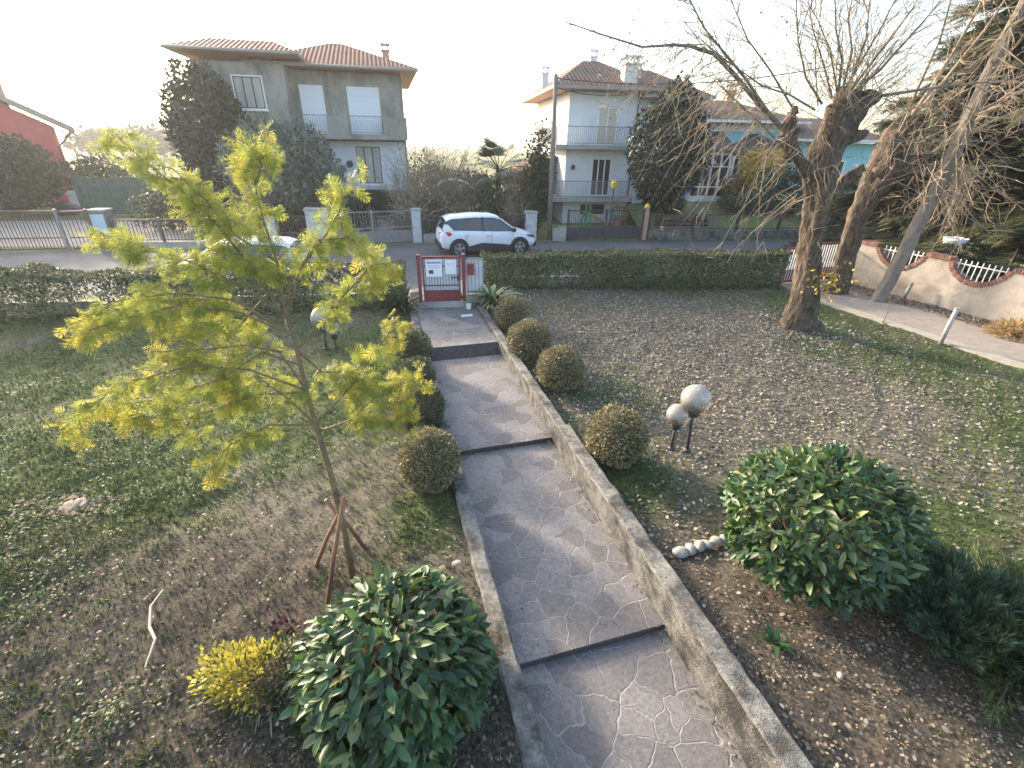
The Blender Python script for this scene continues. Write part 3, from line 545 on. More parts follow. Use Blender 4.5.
mb = MB(); mb.box(.782, .798, 4.0, 5.1, 1.6, 3.6); mb.box(.782, .798, 4.0, 5.1, 4.42, 6.4); mb.build('side_door', MT['shutterdim'], H2)
MB().box(1.9, 3.4, .90, .949, .55, 1.1).build('basement_window', MT['darkin'], H2); MB().box(5.4, 6.3, 3.94, 3.999, .5, 1.0).build('basement_window', MT['darkin'], H2)
mb = MB(); mb.tube([(4.86,.93,7.0),(4.86,.93,.1)], .05, 8); mb.build('downpipe', MT['brown'], H2)

# -- blue house with glazed veranda (far right)
H3 = thing('house', 'light blue house with glazed white veranda and brown tiled porch roofs', 'house', (12.25,33,-.21), 5)
mb = MB(); mb.box(-1.2, 6.0, 2.2, 12, 0, 5.75); mb.box(6.0, 11.5, 1.0, 10, 0, 4.75); mb.build('wall', MT['cyan'], H3)
mb = MB(); mb.box(-1.24, 5.0, 2.1, 2.199, 5.3, 5.75); mb.build('cornice', MT['white'], H3)
mb = MB(); hip(mb, -2.0, 6.8, 1.3, 12.8, 5.95, 7.35, 3.6, 4.8); rf3 = mb.build('roof', [MT['tilesdark'], MT['white'], MT['eave']], H3)
chimney(rf3, 3.3, 6, 6.8, 7.9, .5, MT['soffit'])
mb = MB(); hip(mb, 5.5, 12.2, .2, 10.8, 4.95, 6.3, 2.6, 4.5); mb.build('wing_roof', [MT['tilesdark'], MT['white'], MT['eave']], H3)
mb = MB(); mb.add([(-1.3,-.2,4.25),(1.45,-.2,4.25),(1.45,2.19,5.3),(-1.3,2.19,5.3),(-1.3,-.2,4.12),(1.45,-.2,4.12),(1.45,2.19,4.12),(-1.3,2.19,4.12)], [(0,1,2,3),(4,5,1,0),(1,5,6,2),(0,3,7,4),(4,7,6,5)])
mb.add([(1.55,.6,4.05),(6.0,.6,4.05),(4.0,2.19,5.2),(3.4,2.19,5.2),(1.55,.6,3.92),(6.0,.6,3.92),(6.0,2.19,3.92),(1.55,2.19,3.92),(1.55,2.19,4.1),(6.0,2.19,4.1)], [(0,1,2,3),(4,5,1,0),(0,3,8),(1,9,2),(4,7,6,5)])
mb.build('porch_roof', MT['tilesdark'], H3)
vr = thing('veranda', None, None); vr.parent = H3
mb = MB(); mb.box(-1.1, 1.3, 0, 2.19, 0, 1.55); mb.box(-1.1, 1.3, 0, 2.19, 3.95, 4.11)
for i in range(5): x = -1.1+.575*i; mb.box(x, x+.1, 0, .09, 1.55, 3.95)
mb.box(-1.1, 1.3, .01, .08, 3.25, 3.33); mb.box(-1.1, 1.3, .01, .08, 2.05, 2.13); mb.build('frame', MT['white'], vr)
mb = MB(); mb.box(-1.02, 1.28, .1, .12, 1.56, 3.94); mb.build('pane', MT['glass'], vr)
mb = MB()
for x in (-.7, -.1, .55): mb.box(x, x+.28, .13, .16, 2.1, 3.9)
mb.build('curtain', MT['curtain'], vr)
mb = MB(); mb.bar((1.6,.2,0),(1.75,.7,3.95),.16); mb.build('porch_post', MT['white'], H3)
window(H3, 2.2, 3.0, 2.5, 3.7, 2.2, MT['white'], MT['brownwood'], pane='shutter'); window(H3, 4.3, 5.1, 2.5, 3.7, 2.2, MT['white'], MT['brownwood'], pane='shutter')
window(H3, 8.5, 9.6, 2.4, 3.7, 1.0, MT['white'], MT['glass'], mull=3)

# -- red house (far left)
H4 = thing('house', 'red rendered house with pale gable verge at the left edge', 'house', (-31.3,36,-.21), 40)
mb = MB(); mb.prism([(-11,0),(0,0),(0,5.0),(-5.5,8.1),(-11,5.0)], 0, 12); mb.build('wall', MT['pink'], H4)
mb = MB(); mb.add([(1.15,-.7,4.55),(-5.5,-.7,8.35),(-5.5,12.7,8.35),(1.15,12.7,4.55),(1.15,-.7,4.92),(-5.5,-.7,8.72),(-5.5,12.7,8.72),(1.15,12.7,4.92)], [(0,1,2,3),(7,6,5,4),(0,4,5,1),(3,2,6,7),(0,3,7,4)])
mb.add([(-12.15,-.7,4.55),(-5.5,-.7,8.351),(-5.5,12.7,8.351),(-12.15,12.7,4.55),(-12.15,-.7,4.92),(-5.5,-.7,8.721),(-5.5,12.7,8.721),(-12.15,12.7,4.92)], [(3,2,1,0),(4,5,6,7),(1,5,4,0),(7,6,2,3),(4,7,3,0)])
rf4 = mb.build('roof', MT['eave'], H4); chimney(rf4, -2.2, 4.5, 6.0, 7.5, .7, MT['soffit'])
mb = MB(); mb.tube([(.95,-.72,4.6),(.5,-.35,4.1),(.06,-.06,3.7),(.06,-.06,.1)], .055, 8); mb.build('downpipe', MT['brown'], H4)

# -- white farm building and orange shed in the distance
B5 = thing('barn', 'long low white farm building with flat pale roof behind the left garden', 'barn', (-27,52,-.3), 8)
mb = MB(); mb.box(-2, 8, 0, 7, 0, 2.9); mb.build('wall', MT['barnwhite'], B5)
mb = MB(); mb.add([(-2.6,-.7,2.95),(8.6,-.7,2.95),(8.6,7.6,3.5),(-2.6,7.6,3.5),(-2.6,-.7,2.75),(8.6,-.7,2.75),(8.6,7.6,3.3),(-2.6,7.6,3.3)], [(0,1,2,3),(7,6,5,4),(4,5,1,0),(5,6,2,1),(6,7,3,2),(7,4,0,3)]); mb.build('roof', MT['eave'], B5)
B6 = thing('shed', 'orange plastered shed with lean-to roof left of the white house', 'shed', (-.2,33.2,-.21), 8)
mb = MB(); mb.box(.6, 2.5, 0, 5, 0, 2.9); mb.build('wall', MT['orangewall'], B6)
mb = MB(); mb.add([(-.3,-.4,2.5),(2.7,-.4,3.75),(2.7,5.3,3.75),(-.3,5.3,2.5),(-.3,-.4,2.38),(2.7,-.4,3.63),(2.7,5.3,3.63),(-.3,5.3,2.38)], [(0,1,2,3),(7,6,5,4),(4,5,1,0),(5,6,2,1),(6,7,3,2),(7,4,0,3)]); mb.build('roof', MT['tilesdark'], B6)
mb = MB(); mb.bar((-.1,-.2,0),(-.1,-.2,2.4),.1); mb.build('post', MT['brownwood'], B6)
mb = MB(); mb.box(.95, 1.5, -.03, -.001, .1, 2.1); mb.build('door', MT['brownwood'], B6)

# ------------------------------------------------------------------ frontage across the road: walls, pillars, fences, gates
def pillar(px, pyb, pyt, w, label, m=MT['plaster'], d=None, Y=None):
    p = gd(px, pyb, -.25); p2 = at(px, pyt, p.y); h = p2.z+.25
    t = thing('gate_pillar', label, 'pillar', (p.x, p.y, -.25), 10, 'gate pillars across the road')
    d = d or w; mb = MB(); mb.box(-w/2, w/2, 0, d, 0, h-.08); mb.build('shaft', m, t, bevel=.015)
    mb = MB(); mb.box(-w/2-.04, w/2+.04, -.04, d+.04, h-.08, h); mb.build('cap', MT['concrete'], t); return p
pA = pillar(274, 247, 217, .45, 'weathered white pillar left of the brown garage fence, narrower one')
pB = pillar(321, 247, 209, .95, 'broad white rendered pillar left of the garage gate', d=.5)
pC = pillar(418, 243, 209, .42, 'slim white pillar right of the garage gate, beside the car')
pD = pillar(531, 241, 212, .55, 'white pillar between the car bonnet and utility pole')
pE = pillar(108, 248, 210, .62, 'grey pillar with pale blue panel at the end of left fence', m=MT['greymetal'])
mb = MB(); mb.box(-.26, .26, -.02, -.001, .62, 1.42)
E_ = [o for o in bpy.data.objects if o.name.startswith('gate_pillar') and 'pale blue' in o.get('label','')][0]; mb.build('panel', MT['bluepanel'], E_)

def fence(label, a, b, h, bars_m, step=.13, base=0, base_m=None, posts=None, midrail=None, post_m=None, name='fence', solid=None, group=None, cat='fence', z0=-.25, bw=.022):
    L = math.hypot(b[0]-a[0], b[1]-a[1]); rz = math.degrees(math.atan2(b[1]-a[1], b[0]-a[0]))
    t = thing(name, label, cat, (a[0], a[1], z0), rz, group)
    if base: mb = MB(); mb.box(0, L, -.12, .14, 0, base); mb.build('base_wall', base_m or MT['concrete'], t)
    mb = MB(); n = int(L/step)
    mb.box(0, L, -.02, .02, h-.05, h); mb.box(0, L, -.02, .02, base+.06, base+.10)
    if midrail: mb.box(0, L, -.022, .022, midrail-.025, midrail+.025)
    for i in range(n+1): x = min(L-bw, i*L/n); mb.box(x, x+bw, -bw/2, bw/2, base+.02, h-.02)
    mb.build('bars', bars_m, t)
    if solid: mb = MB(); mb.box(.02, L-.02, -.012, .012, .08, solid); mb.build('lower_panel', bars_m, t)
    for k in (posts if posts is not None else (0, 1)):
        mb = MB(); x = k*L; mb.box(x-.05, x+.05, -.05, .05, 0, h+.06); mb.build('post', post_m or bars_m, t)
    return t
def g2(px, py, z=-.25): p = gd(px, py, z); return (p.x, p.y)
fence('brown slatted sliding fence in front of the pale courtyard at the left edge', (-24.5, fl(-24.5)-.12), g2(70,250), 1.62, MT['brown'], .13, midrail=.52, posts=(0,1), post_m=MT['greymetal'])
fence('brown slatted fence between grey post and blue panelled pillar', g2(75,250), g2(99,249), 1.6, MT['brown'], .13, midrail=.52, posts=(1,))
fence('brown slatted fence behind the feathery yellow tree', g2(118,249), g2(262,247), 1.25, MT['brown'], .14, base=.3, posts=(0,.33,.66,1))
fence('short brown railing between the two white pillars', (pA.x+.3, pA.y+.2), (pB.x-.5, pB.y+.15), 1.35, MT['brown'], .13, midrail=.6, posts=(0,1))
fence('grey slatted garage gate between white pillars', (pB.x+.52, pB.y+.2), (pC.x-.25, pC.y+.15), 1.5, MT['greymetal'], .13, midrail=.75, posts=(0,.5,1), name='gate', cat='gate', solid=.6)
fence('iron railing on low wall behind the parked car', (pC.x+.25, pC.y+.2), (pD.x-.3, pD.y+.2), 1.25, MT['darkmetal'], .13, base=.4, posts=(0,.25,.5,.75,1))
gL, gR = g2(567,241), g2(640,240)
fence('dark iron driveway gate with solid lower panel before the white house', gL, gR, 1.5, MT['darkmetal'], .12, posts=(0,.5,1), name='gate', cat='gate', solid=.62, midrail=.66)
mb = MB(); t = thing('gate_post', 'tan gate post with pale cap right of the iron driveway gate', 'gate post', (gR[0]+.16, gR[1]+.02, -.25), 6)
mb.box(-.1,.1,-.1,.1,0,1.62); mb.build('shaft', MT['soffit'], t); mb = MB(); mb.lathe([(.14,0),(.14,.06),(.07,.16),(.01,.2)], (0,0,1.62), 10); mb.build('cap', MT['yellow'], t)
fence('iron railing on long low concrete wall before the blue house', (gR[0]+.4, gR[1]+.05), (23, fl(23)+.1), 1.30, MT['darkmetal'], .13, base=.50, base_m=MT['kerb'], bw=.014, posts=(0,.15,.3,.45,.6,.75,.9,1))
mb = MB(); a = gL; mb.box(a[0]-.75, a[0]-.1, a[1]-.15, a[1]+.2, -.25, .35); tag(mb.build('low_wall', MT['concrete'], bevel=.02), 'short concrete plinth left of the iron driveway gate', 'wall')

# utility pole and wires
p = gd(549, 240, -.25); tp = at(556, 74, p.y)
P_ = thing('utility_pole', 'tall thin grey utility pole beside the white house', 'utility pole', (p.x, p.y, -.25))
mb = MB(); mb.tube([(0,0,0),((tp.x-p.x)/2,0,(tp.z+.25)/2),(tp.x-p.x,0,tp.z+.25)], [.13,.115,.085], 10); mb.build('shaft', MT['polewood'], P_, True)
mb = MB(); mb.tube([(tp.x-p.x,0,tp.z-.1),(tp.x-p.x,0,tp.z+.16)], .11, 10); mb.build('cap', MT['greymetal'], P_)
def wire(a, b, sag, label):
    a, b = Vector(a), Vector(b); pts = [a.lerp(b, k/14)-Vector((0,0,sag*4*(k/14)*(1-k/14))) for k in range(15)]
    mb = MB(); mb.tube(pts, .022, 4); tag(mb.build('overhead_wire', MT['wire']), label, 'wire', 'overhead wires')
wire((tp.x,p.y,tp.z-.15), at(860,60,24), .5, 'upper overhead wire running right from the utility pole')
wire((tp.x,p.y,tp.z-.5), at(641,92,30.6), .25, 'short overhead wire from the pole to the white house')

# ------------------------------------------------------------------ cars
def car_station(x):
    """body half width, sill, belt, roof heights along the length (x from tail to nose)"""
    return None
def make_car(label, loc, rz):
    t = thing('parked_car', label, 'car', loc, rz)
    # lower body lofted from tail (x=-2.06) to nose (x=2.06)
    ST = [(-2.06,.50,.80,.66,.70),(-2.03,.36,.98,.74,.80),(-1.92,.28,1.04,.80,.85),(-1.6,.25,1.06,.83,.885),(-1.0,.22,1.04,.84,.89),(0,.21,1.00,.84,.89),(.75,.21,.97,.84,.89),(1.0,.22,.96,.82,.89),(1.35,.24,.93,.76,.88),(1.7,.27,.85,.68,.85),(1.92,.32,.76,.58,.78),(2.02,.40,.66,.46,.66),(2.06,.46,.60,.40,.58)]
    V = []; F = []
    for x, zb, zt, wt, w in ST:
        zm = zb+(zt-zb)*.55
        h = [(0,zb),(w*.86,zb),(w*.97,zb+.06),(w,zm),(wt+.02,zt-.05),(wt-.05,zt),(0,zt+.03)]
        V += [(x,y,z) for y,z in h]+[(x,-y,z) for y,z in h[-2:0:-1]]
    k = 12; ns = len(ST)
    for i in range(ns-1):
        for j in range(k): F.append((i*k+j, i*k+(j+1)%k, (i+1)*k+(j+1)%k, (i+1)*k+j))
    F += [tuple(range(k-1,-1,-1)), tuple((ns-1)*k+j for j in range(k))]
    mb = MB(); mb.add(V, F); body = mb.build('body', MT['carwhite'], t, True)
    s = body.modifiers.new('s', 'SUBSURF'); s.levels = 1; s.render_levels = 1
    # greenhouse: glass volume tapering into the roof
    G = [(-1.96,1.0,.70),(-1.72,1.42,.60),(-1.55,1.50,.58),(-.6,1.55,.60),(.2,1.53,.60),(.42,1.47,.60),(1.16,.95,.70)]
    V = []; F = []
    for x, z, w in G:
        zb = .98; V += [(x,-.80 if -1.9 < x < 1 else -w,zb-.04 if z > 1.0 else z-.04),(x,-w,z),(x,w,z),(x,.80 if -1.9 < x < 1 else w,zb-.04 if z > 1.0 else z-.04)]
    for i in range(len(G)-1):
        for j in range(3): F.append((i*4+j, (i+1)*4+j, (i+1)*4+j+1, i*4+j+1))
    mb = MB(); mb.add(V, F); mb.build('window', MT['glass'], t)
    # roof skin, pillars
    mb = MB(); RX = [(-1.80,1.44,.62),(-1.55,1.53,.61),(-.6,1.585,.63),(.2,1.56,.63),(.46,1.49,.62)]
    V = []; F = []
    for x, z, w in RX: V += [(x,-w-.02,z-.07),(x,-w*.9,z-.01),(x,0,z+.02),(x,w*.9,z-.01),(x,w+.02,z-.07)]
    for i in range(len(RX)-1):
        for j in range(4): F.append((i*5+j, (i+1)*5+j, (i+1)*5+j+1, i*5+j+1))
    mb.add(V, F); mb.build('roof', MT['carwhite'], t, True)
    mb = MB()
    for sgn in (-1, 1):
        MB().bar((.48,sgn*.625,1.45),(1.14,sgn*.765,.97),.07,.05).build('windscreen_pillar', MT['carwhite'], t); mb = MB()
        pass
        mb.add([(-1.97,sgn*.76,1.03),(-1.50,sgn*.835,1.03),(-1.72,sgn*.72,1.27),(-1.86,sgn*.68,1.27)], [(3,2,1,0)]); mb.build('rear_pillar', MT['carwhite'], t)
    mb = MB()
    mb = MB()
    for sgn in (-1, 1):
        MB().bar((-.28,sgn*.80,.99),(-.28,sgn*.625,1.52),.07,.03).build('door_pillar', MT['carblack'], t)
        mb = MB(); mb.prism([(-.97,.22),(.95,.22),(.95,.42),(.2,.50),(-.35,.54),(-.97,.40)], sgn*.897-.012, sgn*.897+.012); mb.build('sill_trim', MT['carblack'], t)
    for sx, sy in ((-1.3,-1),(-1.3,1),(1.27,-1),(1.27,1)):
        mb = MB(); c = (sx, sy*.80, .325)
        n = 26; ring = [(.325,-.1),(.335,-.06),(.335,.06),(.325,.1),(.215,.11),(.215,-.1)]
        V = []; F = []
        for r, y in ring:
            for j in range(n): a = 2*math.pi*j/n; V.append((c[0]+r*math.cos(a), c[1]+sy*y, c[2]+r*math.sin(a)))
        for i in range(6):
            for j in range(n): F.append((i*n+j, i*n+(j+1)%n, ((i+1)%6)*n+(j+1)%n, ((i+1)%6)*n+j))
        mb.add(V, F); w = mb.build('wheel', MT['tyre'], t, True)
        mb = MB(); 
        for j in range(5):
            a = 2*math.pi*j/5+.3
            for da in (-.16,.16): mb.bar((c[0],c[1]+sy*.085,c[2]),(c[0]+.215*math.cos(a+da),c[1]+sy*.10,c[2]+.215*math.sin(a+da)),.035,.03)
        V = [(c[0]+r*math.cos(2*math.pi*j/n),c[1]+sy*y,c[2]+r*math.sin(2*math.pi*j/n)) for r, y in ((.222,.115),(.196,.115)) for j in range(n)]
        mb.add(V, [(j,(j+1)%n,(j+1)%n+n,j+n) for j in range(n)]); mb.build('rim', MT['rim'], w)
        # dark wheel arch cladding
        mb = MB(); V = []
        for rr, yy in ((.345,.885),(.415,.895),(.415,.86)):
            for j in range(13): a = math.pi*(j/12)*1.1-.16; V.append((c[0]+rr*math.cos(a), sy*yy, c[2]+rr*math.sin(a)))
        mb.add(V, [(i*13+j,i*13+j+1,(i+1)*13+j+1,(i+1)*13+j) for i in range(2) for j in range(12)])
        a = [(c[0]+.345*math.cos(math.pi*(j/16)), sy*.891, max(.2,c[2]+.345*math.sin(math.pi*(j/16)))) for j in range(17)]
        mb.add(a, [tuple(range(17))]); mb.build('wheel_arch', MT['carblack'], t)
    for sy in (-1, 1):
        mb = MB(); mb.add([(-2.0,sy*.73,.82),(-1.66,sy*.895,.84),(-1.58,sy*.895,.93),(-1.70,sy*.885,1.0),(-2.0,sy*.72,.97)], [(0,1,2,3,4)]); mb.add([(-2.06,sy*.5,.84),(-2.0,sy*.73,.82),(-2.0,sy*.72,.97),(-2.05,sy*.5,.96)], [(0,1,2,3)]); mb.build('tail_light', MT['redlight'], t)
        mb = MB(); mb.add([(1.62,sy*.865,.76),(1.96,sy*.745,.66),(1.93,sy*.72,.76),(1.58,sy*.81,.84)], [(0,1,2,3)]); mb.build('headlight', MT['glass'], t)
        mb = MB(); mb.lathe([(.03,-.07),(.09,-.05),(.1,.02),(.06,.09),(.01,.1)], (.98,sy*.98,1.02), 10); mb.bar((.98,sy*.80,.98),(.98,sy*.96,1.0),.05); mb.build('side_mirror', MT['carblack'], t, True)
        MB().box(-.16,.02,sy*.897-.012,sy*.897+.012,.80,.835).build('door_handle', MT['rim'], t); MB().box(-1.02,-.86,sy*.897-.012,sy*.897+.012,.82,.855).build('door_handle', MT['rim'], t)
        for x in (.08,.99,-1.0): MB().box(x-.005,x+.005,sy*.889-.005,sy*.889+.005,.50,.92).build('door_seam', MT['greymetal'], t)
    MB().box(-2.1,-1.9,-.72,.72,.30,.55).build('bumper', MT['carblack'], t); MB().box(1.95,2.075,-.62,.62,.28,.46).build('bumper', MT['carblack'], t)
    mb = MB(); mb.box(-2.095,-2.085,-.26,.26,.62,.73); mb.build('number_plate', MT['white'], t)
    return t
a, b_ = gd(459,255,-.25), gd(521,252.5,-.25); rz = math.degrees(math.atan2(b_.y-a.y, b_.x-a.x))
mid = (a+b_)/2; off = Vector((-math.sin(R_(rz)), math.cos(R_(rz)), 0))*.85
make_car('white crossover car with black sill trim parked by the far kerb', (mid.x+off.x, mid.y+off.y-.35, -.25), rz).scale = (1.05,1.05,1.05)
p = gd(236,292,-.25)
make_car('white car mostly hidden behind the feathery yellow tree', (p.x, p.y+.6, -.25), 190)

# ------------------------------------------------------------------ garden gate
GZ = .12
A, B_ = gd(423,306,GZ), gd(463,305,GZ); gt = thing('garden_gate', 'red and white metal garden gate with notices at the end of the path', 'gate', (A.x, A.y, GZ), math.degrees(math.atan2(B_.y-A.y, B_.x-A.x)))
gw = (B_-A).length; gh = 1.36
for x in (-.045, gw+.045):
    mb = MB(); mb.box(x-.045, x+.045, -.05, .05, -.1, gh+.03); mb.box(x-.05, x+.05, -.055, .055, gh+.03, gh+.05); mb.build('post', MT['red'], gt)
mb = MB(); mb.box(.05, gw-.05, -.02, .02, gh-.06, gh); mb.box(.05, .09, -.02, .02, .02, gh-.06); mb.box(gw-.09, gw-.05, -.02, .02, .02, gh-.06); mb.box(.09, gw-.09, -.02, .02, .40, .44); mb.build('frame', MT['red'], gt)
mb = MB(); mb.box(.09, gw-.09, -.012, .012, .04, .40); mb.build('lower_panel', MT['red'], gt)
mb = MB()
for i in range(12): x = .13+(gw-.26)*i/11; mb.box(x-.006, x+.006, -.009, .009, .44, gh-.06)
mb.box(.09, gw-.09, -.011, .011, .56, .585); mb.box(.09, gw-.09, -.011, .011, 1.08, 1.105)
mb.build('bars', MT['darkmetal'], gt)
mb = MB(); mb.box(.092, gw-.092, .014, .02, .44, gh-.06); mb.build('back_sheet', MT['sheet'], gt)
mb = MB(); mb.box(gw-.13, gw-.10, -.06, -.02, .70, .86); mb.bar((gw-.12,-.07,.80),(gw-.3,-.07,.80),.025); mb.build('handle', MT['darkmetal'], gt)
n1 = MB().box(.14, .58, -.032, -.026, .82, gh-.08).build('notice', MT['paper'], gt)
mb = MB(); mb.box(.17, .55, -.036, -.033, gh-.19, gh-.13); mb.build('heading', MT['print'], n1)
mb = MB(); mb.box(.22, .34, -.036, -.033, .90, 1.0); mb.build('picture', MT['darkmetal'], n1)
mb = MB(); 
for z in (1.06, 1.11): mb.box(.2, .52, -.036, -.033, z, z+.012)
mb.build('text_lines', MT['print'], n1)
n2 = MB().box(.66, .96, -.032, -.026, .88, gh-.09).build('notice', MT['paper'], gt)
mb = MB()
for z in (1.12, 1.16): mb.box(.70, .92, -.036, -.033, z, z+.014)
mb.build('text_lines', MT['printgrey'], n2)
sp = thing('fence', 'grey barred fence panel backed with pale sheet beside the garden gate', 'fence', (B_.x+.1, B_.y+.02, GZ), math.degrees(math.atan2(B_.y-A.y, B_.x-A.x)))
mb = MB(); mb.box(.0, .50, -.08, .08, -.1, .30); mb.build('base_wall', MT['concrete'], sp)
mb = MB(); mb.box(.02, .50, -.015, .015, gh-.1, gh-.06); mb.box(.02,.50,-.015,.015,.36,.40)
for i in range(5): mb.box(.05+i*.1, .065+i*.1, -.008, .008, .30, gh-.06)
mb.build('bars', MT['greymetal'], sp)
mb = MB(); mb.box(.0, .48, .03, .036, .32, gh-.12); mb.build('back_sheet', MT['sheet'], sp)
t = thing('letter_box', 'small red letter box on the gate post', 'letter box', (B_.x+.13, B_.y-.06, GZ), 8)
mb = MB(); mb.box(.02, .2, -.11, .0, .88, 1.18); mb.build('casing', MT['red'], t, bevel=.01); mb = MB(); mb.box(.05, .17, -.113, -.1101, 1.1, 1.125); mb.build('slot', MT['darkin'], t)
mb = MB(); mb.bar((A.x-.1,A.y-.02,.12),(B_.x+.25,B_.y-.02,.12),.24,.26); tag(mb.build('threshold', MT['concrete'], bevel=.015), kind='structure')
p = gd(455,314,.11); mb = MB(); mb.add([(-.12,-.1,.005),(.18,-.02,.008),(.15,.13,.02),(-.14,.06,.006),(-.12,-.1,.001),(.18,-.02,.002),(.15,.13,.012),(-.14,.06,.002)], [(0,1,2,3),(7,6,5,4),(0,4,5,1),(1,5,6,2),(2,6,7,3),(3,7,4,0)])
o = tag(mb.build('leaflet', MT['bluepaper']), 'pale blue leaflet lying on the path by the gate', 'leaflet'); p = gd(467,316,.11); o.location = (p.x-.02, p.y, .112)
p = gd(469,308,.12); mb = MB(); mb.box(-.06,.06,-.05,.05,0,.13); mb.box(-.065,.065,-.055,.055,.13,.145); o = tag(mb.build('junction_box', MT['white'], bevel=.008), 'small white box at the foot of the gate post', 'box'); o.location = (p.x, p.y-.05, .112)

# ------------------------------------------------------------------ hedges
def hedge(label, pa, pb, w, h, n, sparse, seed, z0=-.05):
    g = np.random.default_rng(seed); A = np.array(pa); B = np.array(pb); L = np.linalg.norm(B-A); d = (B-A)/L; nrm = np.array([-d[1], d[0]])
    t = thing('hedge', label, 'hedge', (A[0], A[1], z0), math.degrees(math.atan2(d[1], d[0])))
    u = g.random(n)*L; f = Field(seed, 1.6, 3)
    hh = h*(1+.07*f(u, 0*u)+.03*f(u*5, 2+0*u)); k = g.random(n); ww = w*(1+.12*f(u*1.4, 3+0*u))
    v = np.where(k < .42, g.random(n)*.10, np.where(k < .56, 1-g.random(n)*.1, g.random(n)))*ww
    z = np.where((k >= .56) & (k < .86), hh*(1-g.random(n)**2*.10), g.random(n)**.85*hh)
    v = v - .10*np.sin(u*2.3+z*3)*.5
    keep = g.random(n) < np.clip(1 - sparse(u/L, z/h) - .35*(FINE(u*1.2, z*2.5) > .35), 0.04, 1)
    pos = np.stack([u, v, z], 1)[keep]; m = len(pos)
    nr = unit(np.stack([g.normal(0,.4,m), (pos[:,1]/w-.5)*2.2+g.normal(0,.5,m), (pos[:,2]/h-.3)*1.2+g.normal(0,.5,m)], 1)); Y = unit(np.cross(nr, rdir(m, g)) + .4*nr)
    s = .045+.030*g.random(m); br = g.random(m) < .16+.16*(pos[:,2] > h*.9)  # dry leaves throughout; the extra tan share on top paints sunlight there
    leaves('foliage', pos[~br], Y[~br], nr[~br], s[~br], s[~br]*.62, MT['hedge'], t); leaves('dry_and_sunlit_foliage', pos[br], Y[br], nr[br], s[br], s[br]*.6, MT['hedgeb'], t)
    mb = MB()
    for i in range(int(L*9)):
        x = g.random()*L; y = w*(.25+.5*g.random()); q = [(x, y, 0)]
        for j in range(4): q.append((q[-1][0]+g.normal(0,.09), min(w*.95,max(w*.05,q[-1][1]+g.normal(0,.1))), q[-1][2]+h*.23))
        mb.tube(q, [.014,.012,.009,.006,.003], 4, cap=False)
    mb.build('stems', MT['twigdark'], t)
    return t
hedge('long clipped evergreen hedge between the leafy lawn and the road, right of the gate', (-1.02,14.63), (9.0,15.78), .75, 1.17, 46000, lambda u, z: .25*np.exp(-((u-.27)/.12)**2)*np.exp(-((z-.3)/.2)**2)*2, 21)
hedge('thinning dark hedge behind the feathery yellow tree, left of the gate', (-19,9.99), (-2.95,12.78), .7, 1.24, 62000, lambda u, z: .42*(z < .75)*(u < .62)*(.5+.5*np.sin(u*40)) + .15*(z < .5), 22)
fr = lambda a, b_, label, top: tag(MB().bar((a[0],a[1],top/2-.2),(b_[0],b_[1],top/2-.2),.16,top+.4).build('low_wall', MT['concrete']), label, 'garden wall')
fr((-.75,15.25),(9.2,16.45),'low concrete front wall hidden under the right hedge', .32); fr((-19,10.75),(-2.75,13.5),'low concrete front wall seen through the thin left hedge', .32)

# ------------------------------------------------------------------ clipped box balls
def ball_mesh(seed, n, core=True):
    g = np.random.default_rng(seed); d = rdir(n, g); f = Field(seed+5, 3.0, 3)
    r = 1 - .16*g.random(n)**2 + .10*(g.random(n) > .975) + .09*f(d[:,0]*1.5+d[:,2], d[:,1]*1.5-d[:,2])
    pos = d*r[:,None]; Y = unit(d*.9+rdir(n, g)*.75); N = unit(np.cross(Y, rdir(n, g)))
    s = .075+.05*g.random(n)
    return scatter(pos, Y, N, s, s*.5, QUAD_V, QUAD_F)
def core_mesh():
    mb = MB(); mb.lathe([(.05,-.9)]+[(.87*math.cos(a), .87*math.sin(a)) for a in np.linspace(-1.3,1.45,12)]+[(.03,.88)], n=20); return mb
BV = [ball_mesh(s, 5000) for s in range(31,40)]
NB = iter(range(99))
def box_ball(px, py, rpx, label, green=False, k=0, zc=None, sq=1.0):
    c = gd(px, py, .30); zcam = (c-Vector((0,0,CAMH))).dot(fwd); r = rpx*zcam/FPX
    c = gd(px, py, r*sq*.9); 
    V, F = BV[next(NB) % 9]; V = V*np.array([r, r, r*sq])
    t = thing('box_ball', label, 'topiary ball', (c.x, c.y, 0), k*47, 'clipped box balls lining the path')
    o = link('foliage', np_mesh('foliage', V, F), MT['boxgreen' if green else 'box'], t); o.location = (0,0,r*sq*.9)
    o = core_mesh().build('core', MT['boxcore'], t, True); o.scale = (r, r, r*sq); o.location = (0,0,r*sq*.9)
    return t
box_ball(429,460,29,'brownish clipped box ball nearest the house on the left kerb', k=0, sq=1.08)
box_ball(419,406,24,'third box ball from the gate on the left kerb, half behind yellow sprays', True, 1)
box_ball(413,379,21,'second box ball from the gate on the left kerb, partly covered by yellow sprays', True, 2)
box_ball(410,350,19,'dark green box ball on the left kerb, closest to the gate', True, 0)
box_ball(511,315,16,'smallest box ball on the right of the path, next to the gate plants', k=1, sq=1.05)
box_ball(529,341,20,'second box ball from the gate right of the path', k=2, sq=1.05)
box_ball(560,369,22,'box ball right of the path with small offshoot ball in front', k=0)
box_ball(548,377,10,'little offshoot box ball growing in front of a bigger one', k=2)
box_ball(616,436,28,'ragged brownish box ball left of the globe lamps on the right lawn', k=1, sq=1.05)

